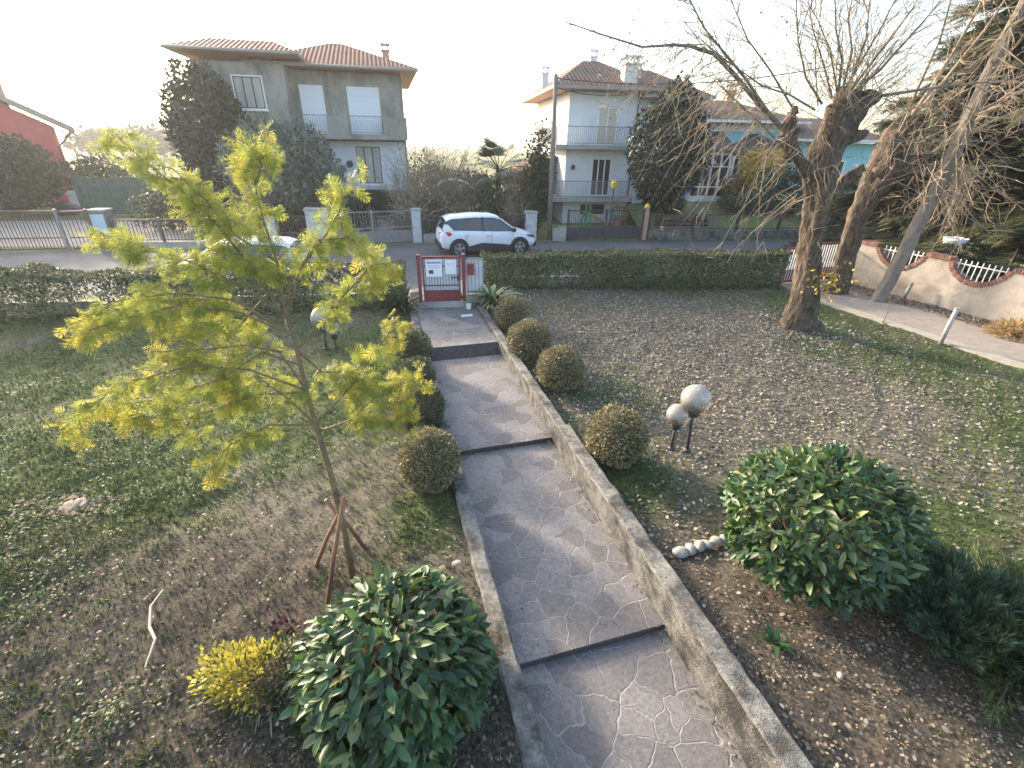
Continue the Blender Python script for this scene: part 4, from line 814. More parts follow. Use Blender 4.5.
# ------------------------------------------------------------------ globe lamps
def globe_lamp(px, py, rpx, bx, by, label):
    b = gd(bx, by, 0); c = at(px, py, b.y); zc = (c-Vector((0,0,CAMH))).dot(fwd); r = rpx*zc/FPX
    t = thing('globe_lamp', label, 'garden lamp', (b.x, b.y, 0), 0, 'globe lamps on short black posts')
    dx = c.x-b.x; h = c.z
    mb = MB(); mb.tube([(0,0,-.05),(dx,0,h-r*.95)], [.028,.026], 10); mb.lathe([(.06,0),(.06,.02),(.03,.05)], (0,0,0), 10); mb.build('post', MT['darkmetal'], t, True)
    mb = MB(); mb.lathe([(.03,-.1),(r*.42,-.06),(r*.46,.02),(r*.40,.05)], (dx,0,h-r*.95), 14); mb.build('holder', MT['darkmetal'], t, True)
    mb = MB(); mb.lathe([(max(.004,r*math.cos(a)), r*math.sin(a)) for a in np.linspace(-1.25,1.5708,20)], n=28); o = mb.build('globe', MT['globe'], t, True); o.location = (dx,0,h)
    return t
globe_lamp(696,399,15,687,451,'taller globe lamp of the pair on the right lawn')
globe_lamp(678,415,11.5,671,449,'smaller globe lamp of the pair on the right lawn')
globe_lamp(322,318,11,326,349,'taller globe lamp of the pair behind the feathery tree')
globe_lamp(333,329,7.5,336,348,'smaller globe lamp of the pair behind the feathery tree')

# ------------------------------------------------------------------ evergreen laurel bushes near the house
def laurel(label, c, rx, ry, rz, n, ll, seed, pale, droop=.2, spread=.6, group=None):
    g = np.random.default_rng(seed); t = thing('laurel_bush', label, 'bush', (c[0], c[1], 0))
    d = rdir(n, g); d[:,2] = np.abs(d[:,2])*1.15-.42; d = unit(d); f = Field(seed, 2.6, 3)
    r = np.where(g.random(n) < .72, 1-.12*g.random(n), .55+.4*g.random(n)) + .13*f(d[:,0]*1.6+d[:,2]*.7, d[:,1]*1.6-d[:,2])
    pos = d*r[:,None]*np.array([rx,ry,rz])+np.array([0,0,c[2]])
    hz = unit(d*np.array([1,1,.15])+1e-6); Y = unit(hz*.65+rdir(n, g)*spread+np.array([0,0,-droop])); N = unit(d*.8+np.array([0,0,.4])+rdir(n, g)*.6)
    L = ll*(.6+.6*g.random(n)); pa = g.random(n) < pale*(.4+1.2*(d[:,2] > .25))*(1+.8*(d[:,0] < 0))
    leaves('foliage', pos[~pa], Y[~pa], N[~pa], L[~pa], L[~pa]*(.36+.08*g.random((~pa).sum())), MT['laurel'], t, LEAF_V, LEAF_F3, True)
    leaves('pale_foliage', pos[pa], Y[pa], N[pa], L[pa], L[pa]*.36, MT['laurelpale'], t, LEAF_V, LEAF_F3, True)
    mb = MB()
    for i in range(46):
        q = d[i]*np.array([rx,ry,rz])*.9+np.array([0,0,c[2]]); m_ = q*np.array([.45,.45,.55])
        mb.tube([(0,0,-.05), tuple(m_), tuple(q)], [.02,.012,.005], 5, cap=False)
    mb.build('stems', MT['twigdark'], t)
    return t
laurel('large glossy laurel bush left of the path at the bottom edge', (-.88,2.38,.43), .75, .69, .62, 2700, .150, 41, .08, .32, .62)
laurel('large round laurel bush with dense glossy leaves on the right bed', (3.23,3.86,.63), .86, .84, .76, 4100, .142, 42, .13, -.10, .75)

# euonymus with yellow shoots
t = thing('euonymus_shrub', 'low scraggly shrub with bright yellow shoots beside the left laurel', 'shrub', (-2.04,2.38,0)); g = np.random.default_rng(51)
n = 2600; d = rdir(n, g); d[:,2] = np.abs(d[:,2]); ax = np.array([.54,.31,.36]); pos = d*(.55+.5*g.random((n,1)))*(1+.22*Field(53,3.5,2)(d[:,0]*1.5+d[:,2],d[:,1]*1.5))[:,None]*ax + np.array([0,0,.16]); pos[:,2] += .10*np.maximum(0,pos[:,0])
yl = (d[:,0]+.15*g.normal(size=n) < .25) & (d[:,2] > .30) & (g.random(n) < .85)
Y = unit(d+rdir(n,g)*.6); N = unit(np.array([0,0,1])+rdir(n,g)*.6); s = .028+.022*g.random(n)
leaves('yellow_shoots', pos[yl], Y[yl], N[yl], s[yl]*1.15, s[yl]*.6, MT['yellowf'], t); leaves('foliage', pos[~yl], Y[~yl], N[~yl], s[~yl], s[~yl]*.5, MT['shrub'], t)
mb = MB()
for i in range(90):
    e = d[i]*ax*.95+np.array([0,0,.14]); b0 = np.array([g.normal(0,.09),g.normal(0,.06),0]); mb.tube([b0, (b0+e)/2+g.normal(0,.03,3), e], [.006,.005,.003], 4, cap=False)
for i in range(60):
    a = g.random()*6.28; L = .25+.25*g.random(); mb.tube([(g.normal(.1,.15),g.normal(-.05,.12),.05),(.1+math.cos(a)*L*.6,math.sin(a)*L*.4-.05,.16+.1*g.random()),(.1+math.cos(a)*L,math.sin(a)*L*.7-.1,.03)], [.004,.004,.002], 4, cap=False)
mb.build('stems', MT['twig'], t)

# juniper and dwarf cypress at the lower right
def spray_bush(name, label, cat, loc, dirs, L0, m, seed, per=150, wid=.05, nl=.05):
    g = np.random.default_rng(seed); t = thing(name, label, cat, loc); P = []; Yv = []; mb = MB()
    for d in dirs:
        L = L0*(.6+.5*g.random()); d = unit(np.array(d)+g.normal(0,.12,3)); b0 = np.array([g.normal(0,.12), g.normal(0,.12), .02]); bend = np.array([0,0,-.12*L])
        q = [b0+d*L*k+bend*k*k*1.3 for k in np.linspace(0,1,5)]; mb.tube(q, [.014,.011,.008,.005,.002], 4, cap=False)
        k = g.random(per)**.6; base = b0+d*L*k[:,None]+bend*(k*k*1.3)[:,None]; off = rdir(per, g)
        P.append(base+off*wid*(1.15-k)[:,None]*L/ .7); Yv.append(unit(d*1.5+off*.62))
    P = np.concatenate(P); Yv = np.concatenate(Yv); n = len(P); s = nl*(.6+.8*g.random(n)); N = rdir(n, g)
    leaves('foliage', P, Yv, N, s, s*.20, m, t, TRI_V, TRI_F); mb.build('stems', MT['twigdark'], t); return t
g = np.random.default_rng(61)
dj = [(-.45+g.normal(0,.38), .15+g.normal(0,.5), .65+.45*g.random()) for _ in range(95)]
spray_bush('juniper', 'dark blue green juniper with feathery sprays beside the right laurel', 'shrub', (4.32,3.10,.03), dj, .88, MT['juniper'], 62, 380, .11, .085)
dj = [(g.normal(0,.7), g.normal(0,.7), .6+.5*g.random()) for _ in range(110)]
spray_bush('dwarf_cypress', 'olive green dwarf cypress cut by the right edge', 'shrub', (4.80,2.86,.0), dj, 1.0, MT['cypress'], 63, 360, .12, .075)

def tuft(label, px, py, z, n, L, w, m, seed, lean=.8, name='strap_leaf_plant', m2=None):
    g = np.random.default_rng(seed); c = gd(px, py, z); t = thing(name, label, 'plant', (c.x, c.y, z)); 
    for mm, cnt in ((m, n if m2 is None else n//2), (m2, n//2)):
        if mm is None: continue
        V = []; F = []
        for i in range(cnt):
            a = g.random()*6.28; l = L*(.6+.5*g.random()); el = .35+.9*g.random(); h = np.array([math.cos(a), math.sin(a), 0]); s = np.array([-h[1], h[0], 0]); b0 = h*.05*g.random()
            for k in np.linspace(0,1,5):
                p = b0+h*l*lean*k*math.cos(el)*(1+.3*k)+np.array([0,0,1])*(l*math.sin(el)*(k-.45*k*k*k*1.2)); ww = w*(1-k**2.2)*.5+.002; V += [p-s*ww, p+s*ww]
            o = len(V)-10; F += [(o+2*j, o+2*j+1, o+2*j+3, o+2*j+2) for j in range(4)]
        link('foliage' if mm is m else 'pale_foliage', np_mesh('foliage', np.array(V), np.array(F)), mm, t, True)
    return t
tuft('variegated strap leaf clump right of the garden gate', 492,306,.10, 110, 1.15, .085, MT['strap'], 71, m2=MT['strapvar'])
tuft('dark strap leaf clump in front of the hedge left of the gate', 402,310,.0, 110, 1.2, .08, MT['strap'], 72)
tuft('tiny green leaf rosette on the soil below the right laurel', 776,643,.1, 14, .2, .05, MT['strap'], 73, name='seedling')
g = np.random.default_rng(75)
t = thing('dry_shrub', 'straw coloured dry grass clump against the driveway wall', 'shrub', tuple(gd(1012,336,0))); n = 1600; d = rdir(n,g); d[:,2] = np.abs(d[:,2])
leaves('foliage', d*np.array([.55,.5,.42])*g.random((n,1))**.5, unit(d+rdir(n,g)*.7), rdir(n,g), .13, .02, pm('straw', (.42,.29,.14), isl=.4, hue=.02, rough=.9, trans=.3), t)
mb = MB()
for i in range(40): mb.tube([(0,0,0), tuple(d[i]*np.array([.5,.5,.45]))], [.006,.002], 4, cap=False)
mb.build('stems', MT['twig'], t)

# ------------------------------------------------------------------ feathery yellow green tree (left foreground) with stakes
def frond_template(npair=8):
    V = []; F = []; q_ = np.random.default_rng(7)
    for i in range(npair):
        k = i/(npair-1); y = .04+.80*k; L = (.50*math.sin(math.pi*min(1, .30+.62*k))**.9+.06)*(.75+.5*q_.random())
        for sgn in (-1, 1):
            o = len(V); a = .75+.35*q_.random(); e = np.array((sgn*L*math.sin(a), y+L*math.cos(a), -.10-.12*q_.random())); b0 = np.array((0, y, 0)); q = np.array((-sgn*.6, .8, 0))*.026
            V += [b0-q*.5, (b0+e)/2-q+np.array((0,0,.04)), e, (b0+e)/2+q+np.array((0,0,.04))]; F.append((o,o+1,o+2,o+3))
    o = len(V); V += [(-.012,0,0),(.012,0,0),(.004,1,-.12),(-.004,1,-.12)]; F.append((o,o+1,o+2,o+3))
    return np.array(V), np.array(F)
FR_V, FR_F = frond_template()
AC = thing('acacia_tree', 'slender young tree with feathery yellow green foliage held by three stakes', 'tree', (0,0,0))
acb = gd(355,591,0); YA = acb.y
def A_(px, py, dy=0): return at(px, py, YA+dy)
trunk = [Vector((acb.x, acb.y, -.05)), A_(344,530,.05), A_(331,475,.1), A_(316,425,.15), A_(306,390,.18), A_(297,350,.2), A_(286,318,.22)]
mb = MB(); mb.tube(trunk, [.034,.029,.027,.024,.021,.018,.015], 9, rough=.1, rs=np.random.default_rng(1)); mb.build('trunk', MT['trunkac'], AC, True)
# limbs: pixel-free world polylines recovered once from the photograph, each with its own depth
LIMBS = [ # (points, depth drift)
 ([(286,318),(277,262),(262,215),(255,185),(250,148)], .1), ([(286,318),(300,270),(328,232),(345,200),(345,178)], .45), ([(297,350),(340,300),(372,265),(395,262)], .5),
 ([(286,318),(252,268),(215,222),(175,185),(140,158),(112,130)], .7), ([(284,312),(240,285),(190,262),(140,245),(98,232)], .35), ([(292,335),(235,300),(178,293),(120,300),(70,325)], -.15),
 ([(292,335),(240,312),(180,305),(120,320),(75,335)], -.3), ([(306,390),(250,370),(190,365),(120,385),(60,430)], -.55), ([(306,392),(255,395),(215,410),(180,420),(130,415)], -.35),
 ([(316,425),(270,425),(230,445),(210,470)], -.5), ([(316,425),(352,385),(380,345),(400,320)], .35), ([(318,430),(345,425),(372,400),(415,378)], .2), ([(318,432),(350,420),(390,425),(412,408)], .05),
 ([(306,390),(280,352),(245,345),(200,350),(150,352)], -.1), ([(286,318),(290,285),(270,262),(232,258),(200,245)], .2), ([(297,350),(322,372),(352,372),(395,382)], .35), ([(277,262),(235,235),(205,200),(172,168)], .45),
 ([(300,365),(262,352),(222,378),(165,398),(95,408)], -.3), ([(255,185),(262,165),(250,142)], .1), ([(300,270),(318,240),(350,238),(372,258)], .4), ([(316,425),(290,400),(262,380),(225,395)], -.1), ([(286,318),(262,300),(235,330),(205,322),(160,330)], .05)]
g = np.random.default_rng(81); P = []; Yv = []; Lf = []; yellow = []; mb = MB()
for pts, dr in LIMBS:
    k = len(pts); W3 = [A_(x, y, .2+dr*i/(k-1)) for i, (x, y) in enumerate(pts)]
    mb.tube(W3, np.linspace(.011, .003, k), 5, cap=False)
    W3 = np.array([tuple(p) for p in W3]); seg = np.linalg.norm(np.diff(W3, axis=0), axis=1); cum = np.r_[0, np.cumsum(seg)]; L = cum[-1]
    nc = int(L*15)+7; sc_ = L*(.26+.74*(np.arange(nc)+g.random(nc)*.8)/nc)
    for sk in sc_:
        c0 = np.array([np.interp(sk, cum, W3[:,i]) for i in range(3)]); i0 = min(k-2, max(0, int(np.searchsorted(cum, sk))-1)); dv = unit(W3[i0+1]-W3[i0]); side = unit(np.cross(dv, rdir(1, g)[0])); side[2] *= .6
        tl = (.05+.27*g.random()**1.2)*(1-.35*sk/L); tip = c0+(dv*.55+side*.85)*tl+np.array([0,0,-.03-.10*tl]); mb.tube([c0, (c0+tip)/2+np.array([0,0,.015]), tip], [.0035,.0025,.0015], 3, cap=False)
        m = int(4+11*tl/.2); kk = g.random(m)**.75; base2 = c0+(tip-c0)*kk[:,None]+g.normal(0,.012,(m,3)); dt = unit(tip-c0); sd_ = unit(np.cross(dt, rdir(m, g)))
        P.append(base2); Yv.append(unit(dt*.55+sd_*.8+rdir(m,g)*.35+np.array([0,0,-.30]))); Lf.append(.055+.07*g.random(m))
        yl = ((.05+.6*(sk/L > .80)*(kk > .3))*(1.0 if pts[-1][1] > 300 else .3)); yellow.append(g.random(m) < yl)
mb.build('branches', MT['trunkac'], AC)
P = np.concatenate(P); Yv = np.concatenate(Yv); Lf = np.concatenate(Lf); yellow = np.concatenate(yellow); N = unit(np.array([0,0,.5])+rdir(len(P), g))
leaves('foliage', P[~yellow], Yv[~yellow], N[~yellow], Lf[~yellow], Lf[~yellow]*1.0, MT['acacia'], AC, FR_V, FR_F); leaves('yellow_foliage', P[yellow], Yv[yellow], N[yellow], Lf[yellow], Lf[yellow]*1.0, MT['acacia2'], AC, FR_V, FR_F)
tie = A_(338,505,.02)
for base, top, label in (((324,614),(344,497),'reddish wooden stake leaning on the young tree, the front one'), ((311,570),(346,500),'short wooden stake on the left behind the tree trunk'), ((367,547),(326,500),'wooden stake slanting to the right behind the tree trunk')):
    b0 = gd(*base, 0); tp_ = at(top[0], top[1], (b0.y+tie.y)/2 if base[0] != 324 else tie.y-.06); mb = MB(); mb.tube([b0-Vector((0,0,.08)), b0.lerp(tp_,.5), tp_], [.022,.021,.021], 8, rough=.06, rs=np.random.default_rng(4)); tag(mb.build('stake', MT['stake'], smooth=True), label, 'stake', 'stakes holding up the young tree')
mb = MB(); q = [tie+Vector((.045*math.cos(a), .045*math.sin(a), .012*a)) for a in np.linspace(0, 12, 40)]; mb.tube(q, .006, 5); tag(mb.build('tie', MT['darkmetal']), 'dark tie wrapped where the stakes meet the young trunk', 'tie')

# ------------------------------------------------------------------ pollarded trees on the right
g = np.random.default_rng(91)
def whip(mb, p0, d, L, r, g, k=7, wob=.05, grav=0.0, twigs=4, tl=.7, tw_r=.004):
    """a long straight shoot with short side twigs"""
    d = np.array(d, float); d /= np.linalg.norm(d); p = np.array(p0, float); pts = [p.copy()]
    for i in range(k):
        d = unit(d+g.normal(0, wob, 3)+np.array([0,0,grav])); p = p+d*L/k; pts.append(p.copy())
    mb.tube(pts, np.linspace(r, r*.22, k+1), 5, cap=False)
    for i in range(twigs):
        j = g.integers(1, k+1); a = unit(unit(pts[j]-pts[j-1])*.8+rdir(1, g)[0]*.9); l = tl*(.4+.8*g.random()); q = pts[j]; m1 = q+a*l*.5+g.normal(0,.03,3); m2 = m1+unit(a+g.normal(0,.3,3)+np.array([0,0,grav*2]))*l*.5
        mb.tube([q, m1, m2], [tw_r*1.3, tw_r, tw_r*.5], 3, cap=False)
    return pts
def poly(pts, Y, d=0): return [np.array(at(x, y, Y+d*i)) for i, (x, y) in enumerate(pts)]
YM = gd(798,328,0).y
M1 = thing('mulberry_tree', 'thick gnarled pollarded tree with bare shoots standing on the right lawn', 'tree', (0,0,0))
rs = np.random.default_rng(5)
def knobbly(mb, pts, rad, n=14, rough=.16, sub=5):
    P = np.array(pts); R = np.array(rad); k = np.linspace(0, len(P)-1, (len(P)-1)*sub+1)
    Q = np.stack([np.interp(k, np.arange(len(P)), P[:,i]) for i in range(3)], 1); Q[1:-1] = (Q[:-2]+2*Q[1:-1]+Q[2:])/4; Q += rs.normal(0, .012, Q.shape)
    rr = np.interp(k, np.arange(len(R)), R)
    a = np.linspace(0, 2*math.pi, n, endpoint=False); ph = rs.random(4)*6.28
    T = np.gradient(Q, axis=0); T = unit(T); u = np.array([1.,0,0]); V = []
    for i in range(len(Q)):
        u = u-T[i]*(u@T[i]); u /= np.linalg.norm(u); w = np.cross(T[i], u)
        lump = 1 + .13*np.sin(2*a+ph[0]+i*.12) + .09*np.sin(3*a+ph[1]-i*.2) + .06*np.sin(5*a+ph[2]) + .05*np.abs(np.sin(6.5*a+ph[3]+.25*math.sin(i*.5))) + rough*(rs.random(n)-.5)*(.6+.8*rs.random()) + .10*math.sin(i*.9+ph[1])*np.sin(a+ph[0]+i*.4)
        V.append(Q[i]+(np.cos(a)*rr[i]*lump)[:,None]*u+(np.sin(a)*rr[i]*lump)[:,None]*w)
    V = np.concatenate(V); F = [(i*n+j, i*n+(j+1)%n, (i+1)*n+(j+1)%n, (i+1)*n+j) for i in range(len(Q)-1) for j in range(n)]
    F += [tuple(range(n-1,-1,-1)), tuple((len(Q)-1)*n+j for j in range(n))]; mb.add(V, F)
mb = MB()
knobbly(mb, poly([(796,336),(800,318),(806,280),(812,240),(817,205),(819,172),(832,140),(846,108),(853,90)], YM), [.56,.33,.25,.23,.27,.36,.33,.36,.26], 40, .22)
knobbly(mb, poly([(817,205),(808,178),(797,155),(786,136)], YM, -.06), [.14,.11,.10,.15], 24, .25); knobbly(mb, poly([(786,140),(790,122),(795,108)], YM-.1), [.14,.13,.07], 22, .3)
knobbly(mb, poly([(830,150),(842,140),(858,136),(866,134)], YM-.15), [.2,.13,.1,.08], 8); knobbly(mb, poly([(826,200),(845,178),(862,168)], YM+.3), [.14,.1,.09], 8)
knobbly(mb, poly([(845,112),(860,100),(876,96)], YM), [.26,.2,.14], 10)
mb.build('trunk', MT['bark'], M1, True)
mb = MB(); mb2 = MB()
BR = [([(789,136),(759,104),(732,72),(714,54),(690,46),(673,45),(642,47),(600,34),(566,22)], .11), ([(786,134),(768,112),(745,78),(722,50),(704,28),(690,0),(684,-25)], .075), ([(800,168),(778,142),(755,118),(730,96),(712,72)], .06),
 ([(872,97),(900,93),(940,87),(985,82),(1040,76)], .075), ([(850,95),(880,70),(905,42),(930,14),(960,-25)], .075), ([(848,94),(872,62),(893,35),(915,5),(930,-20)], .07), ([(845,90),(862,60),(880,30),(895,0),(905,-25)], .055),
 ([(838,96),(842,60),(836,30),(835,0),(836,-25)], .055), ([(842,92),(852,50),(848,20),(853,-5),(853,-25)], .055), ([(832,98),(824,66),(813,30),(808,0),(806,-25)], .05), ([(822,104),(806,78),(798,40),(796,0),(797,-25)], .05), ([(815,110),(790,95),(762,86),(740,70),(712,50),(690,30)], .045),
 ([(838,96),(830,50),(818,20),(800,-10)], .04), ([(846,92),(866,40),(870,0),(872,-25)], .045), ([(795,112),(770,70),(748,40),(735,10),(725,-20)], .045), ([(818,106),(815,60),(820,20),(822,-25)], .03)]
for j, (pts, r) in enumerate(BR):
    dep = (g.random()-.5)*.35; W3 = poly(pts, YM, dep); k = len(W3)
    mb.tube(W3, np.linspace(r*.52, r*.09, k), 7, cap=False)
    for i in range(1, k):
        for _ in range(6 if r > .05 else 5):
            q = W3[i-1]+(W3[i]-W3[i-1])*g.random(); dd = unit(W3[i]-W3[i-1]); 
            whip(mb2, q, dd*.75+rdir(1,g)[0]*.75+np.array([0,0,.12 if j not in (0,2,3) else -.25]), .5+1.1*g.random(), .0085, g, 5, .10, -.03, 4, .45, .0035)
# drooping twigs below the left limb and right shoot
for (x0, y0), n_, ln in (((642,47),12,1.0),((700,52),16,1.5),((735,80),15,2.2),((760,108),14,2.3),((790,150),12,1.9),((812,190),9,1.2)):
    for _ in range(n_):
        p = np.array(at(x0+g.normal(0,16), y0+g.normal(0,8), YM+g.normal(0,.5))); whip(mb2, p, (-.75+g.normal(0,.35), g.normal(0,.5), -.35-g.random()*.5), ln*(.6+.7*g.random()), .0095, g, 7, .10, -.04, 4, .5, .0035)
for _ in range(70):
    p = np.array(at(850+g.normal(0,14), 104+g.normal(0,12), YM+g.normal(0,.3))); whip(mb2, p, (g.normal(0,.8), g.normal(0,.6), .9), 1.0+1.8*g.random(), .010, g, 6, .06, .0, 4, .5, .004)
for _ in range(30):
    p = np.array(at(812+g.normal(0,14), 170+g.normal(0,30), YM-.3)); whip(mb2, p, (g.normal(0,.9), -.5, g.normal(.1,.5)), .4+.7*g.random(), .007, g, 5, .2, -.05, 3, .3, .003)
mb.build('branches', MT['barkgrey'], M1, True); mb2.build('twigs', MT['twig'], M1)
n = 110; P = np.array([at(828+g.normal(0,11), 282+g.normal(0,10), YM-.35+g.normal(0,.15)) for _ in range(n)]); leaves('last_leaves', P, rdir(n,g), rdir(n,g), .085, .06, MT['gold'], M1)
n = 160; P = np.array([at(600+g.random()*220, 10+g.random()*110, YM+g.normal(0,1)) for _ in range(n)]); leaves('last_leaves', P, rdir(n,g), rdir(n,g), .05, .035, MT['autumn'], M1)

Y2 = gd(838,292,0).y
M2 = thing('mulberry_tree', 'leaning gnarled pollarded tree behind the first thick trunk, by the driveway gate', 'tree', (0,0,0))
mb = MB(); knobbly(mb, poly([(834,296),(842,268),(853,230),(866,200),(880,176),(890,160)], Y2), [.34,.25,.23,.27,.38,.36], 34, .22); knobbly(mb, poly([(880,178),(893,150),(903,128),(914,116)], Y2), [.38,.36,.30,.16], 30, .3); knobbly(mb, poly([(885,172),(910,168),(930,160)], Y2-.2), [.3,.26,.15], 26, .3)
mb.build('trunk', MT['bark'], M2, True); mb = MB(); mb2 = MB()
for pts, r in [([(905,125),(930,90),(955,50),(980,5),(990,-20)],.07),([(912,118),(945,80),(985,30),(1015,-15)],.065),([(925,160),(965,130),(1000,100),(1040,70)],.06),([(905,150),(945,130),(985,108),(1040,82)],.06),([(915,165),(950,140),(1000,118),(1045,100)],.05),([(900,135),(915,95),(940,40),(955,-15)],.055)]:
    W3 = poly(pts, Y2, -.25); k = len(W3); mb.tube(W3, np.linspace(r*.85, r*.35, k), 6, cap=False)
    for i in range(1, k):
        for _ in range(7): q = W3[i-1]+(W3[i]-W3[i-1])*g.random(); whip(mb2, q, unit(W3[i]-W3[i-1])*.6+rdir(1,g)[0]*.8+np.array([0,0,-.2]), .7+1.2*g.random(), .011, g, 6, .14, -.06, 4, .5, .005)
for _ in range(60):
    p = np.array(at(900+g.random()*90, 150+g.random()*50, Y2-.4+g.normal(0,.4))); whip(mb2, p, (g.normal(.2,.6), -.3+g.normal(0,.4), -.5), .9+1.0*g.random(), .011, g, 7, .16, -.06, 4, .5, .005)
for _ in range(40):
    p = np.array(at(885+g.random()*40, 130+g.random()*45, Y2-.4)); whip(mb2, p, rdir(1,g)[0]+np.array([.3,0,.4]), .6+.8*g.random(), .010, g, 5, .12, -.02, 3, .4, .005)
for _ in range(16):
    p = np.array(at(966+g.normal(0,7), 172+g.normal(0,8), Y2-.9)); whip(mb2, p, (g.normal(0,.12), g.normal(0,.12), -1), 1.5+.8*g.random(), .011, g, 7, .09, .0, 3, .4, .005)
mb.build('branches', MT['twig'], M2, True); mb2.build('twigs', MT['twig'], M2)

Y3 = gd(880,300,0).y-.1
M3 = thing('leaning_tree', 'smooth grey trunk leaning to the right against the brick topped wall', 'tree', (0,0,0))
mb = MB(); knobbly(mb, poly([(872,309),(880,297),(922,217),(954,154),(981,91),(1013,23),(1035,-20)], Y3), [.19,.165,.16,.15,.13,.10,.08], 14, .05); mb.build('trunk', MT['barkgrey'], M3, True)
mb = MB()
for _ in range(46):
    k = g.random(); p = np.array(at(925+95*k, 210-200*k, Y3-.1)); whip(mb, p, rdir(1,g)[0]*.9+np.array([.2,-.3,.1]), 1.0+1.6*g.random(), .016, g, 7, .15, -.07, 5, .6, .006)
mb.build('branches', MT['twig'], M3)

# the big cedar behind the wall
def conifer(name, label, c, R, Ht, nb, seed, m, m2, z0=1.0, spr=36, nl=.16, top=.25, droop=-.18, lit=.25):
    g = np.random.default_rng(seed); t = thing(name, label, 'tree', c); P = []; Yv = []; mb = MB()
    mb.tube([(0,0,-.2),(0,0,Ht*.5),(0,0,Ht)], [.38,.24,.05], 10)
    tk = mb.build('trunk', MT['bark'], t, True); mb = MB()
    for i in range(nb):
        z = z0+(Ht-z0)*(i/nb)**(1.5 if nb > 200 else 1.05); L = R*(1-(z-z0)/(Ht-z0)*(1-top))*(.75+.4*g.random()); a = g.random()*6.28; d = np.array([math.cos(a), math.sin(a), .10])
        k = np.linspace(0,1,6); Q = np.array([0,0,z])+d*L*k[:,None]+np.array([0,0,droop*L])*(k**2)[:,None]; mb.tube(Q, np.linspace(.06,.012,6), 4, cap=False)
        n = int(spr*L); kk = .12+.88*g.random(n)**.7; b0 = np.array([0,0,z])+d*L*kk[:,None]+np.array([0,0,droop*L])*(kk**2)[:,None]; sd_ = np.array([-d[1],d[0],0]); s = g.normal(0,1,n)
        P.append(b0+sd_*(s*.30*(1.15-kk)*L*.5)[:,None]+np.stack([0*s,0*s,-np.abs(s)*.16-.1*g.random(n)],1)); Yv.append(unit(d*.8+sd_*np.sign(s)[:,None]*.7+np.array([0,0,-.35])+rdir(n,g)*.4))
    mb.build('branches', MT['bark'], t); P = np.concatenate(P); Yv = np.concatenate(Yv); N = unit(np.array([0,0,1.])+rdir(len(P),g)*.5); n = len(P); L = nl*(.6+.9*g.random(n)); lt = g.random(n) < lit
    leaves('foliage', P[~lt], Yv[~lt], N[~lt], L[~lt], L[~lt]*.75, m, t, FRC_V, FRC_F)
    if lt.any(): leaves('sunlit_foliage', P[lt], Yv[lt], N[lt], L[lt], L[lt]*.6, m2, t, FRC_V, FRC_F)  # sunlit tips painted as a random yellower share of the sprays
    return t
V = []; F = []
for i in range(7):
    y = i/7
    for sgn in (-1,1): o = len(V); V += [(0,y,0),(sgn*.42*(1-y*.6),y+.22,-.05),(0,y+.13,0)]; F.append((o,o+1,o+2))
FRC_V, FRC_F = np.array(V), np.array(F)
cp = Vector((19.6,18.9,0))
conifer('cedar_tree', 'big dark conifer with drooping boughs behind the driveway wall', cp, 6.9, 15, 270, 101, MT['cedar'], MT['cedarlit'], .2, 78, .46, .30, -.17, .34)

# ------------------------------------------------------------------ trees and shrubs across the road
def crown(name, label, cat, c, ell, n, leaf, m, seed, trunk_h=0, trunk_r=.12, lump=.22, fill=.5, gappy=0, core=None, group=None, tv=QUAD_V, tf=QUAD_F, asp=.6, shape=None, tm=None, stems=0, up=0):
    g = np.random.default_rng(seed); t = thing(name, label, cat, c, 0, group); d = rdir(n, g); f = Field(seed, 2.0, 4)
    r = (1-fill*g.random(n)**1.6)*(1+lump*f(d[:,0]*1.8+d[:,2]*1.1, d[:,1]*1.8-d[:,2]*1.3)); pos = d*r[:,None]
    if shape: pos[:,:2] *= shape((pos[:,2]+1)/2)[:,None]
    if gappy: keep = f(pos[:,0]*4+7, pos[:,2]*4+pos[:,1]*2) > -1+gappy; pos = pos[keep]; d = d[keep]; n = len(pos)
    pos = pos*np.array(ell)+np.array([0,0,trunk_h+ell[2]]); Y = unit(d*.5+rdir(n,g)+np.array([0,0,up])); N = unit(d+rdir(n,g)*.8+np.array([0,0,.3])); L = leaf*(.6+.8*g.random(n))
    leaves('foliage', pos, Y, N, L, L*asp, m, t, tv, tf)
    mb = MB(); th = trunk_h+ell[2]
    mb.tube([(0,0,-.1),(.03,0,th*.6),(0,.02,trunk_h+ell[2]*1.5)], [trunk_r,trunk_r*.8,trunk_r*.3], 8)
    for i in range(max(stems, 14)): e = d[i]*np.array(ell)*.82+np.array([0,0,th]); z = min(th*1.2, max(.05, e[2]*.5)); mb.tube([(0,0,z*.7), (e*.55+np.array([0,0,z*.35])), e], [trunk_r*.35, trunk_r*.2, .012], 4, cap=False)
    mb.build('trunk', tm or MT['twigdark'], t); return t
def bare_shrub(label, c, h, r, n, seed, m=None, name='bare_shrub', leaf=None):
    g = np.random.default_rng(seed); t = thing(name, label, 'shrub', c); mb = MB(); mb2 = MB(); E = []
    for _ in range(n):
        a = g.random()*6.28; d = np.array([math.cos(a)*r/h*g.random()*1.2, math.sin(a)*r/h*g.random()*1.2, 1]); pts = whip(mb2, (g.normal(0,.12*r), g.normal(0,.12*r), 0), d, h*(.6+.5*g.random()), .024, g, 7, .09, -.01, 9, h*.24, .008); E += pts[2:]
    mb2.build('stems', m or MT['twig'], t)
    if leaf: E = np.array(E); q = np.repeat(E, leaf[1], 0)+g.normal(0,.22,(len(E)*leaf[1],3)); leaves('foliage', q, rdir(len(q),g), rdir(len(q),g), leaf[2], leaf[2]*.6, leaf[0], t)
    return t
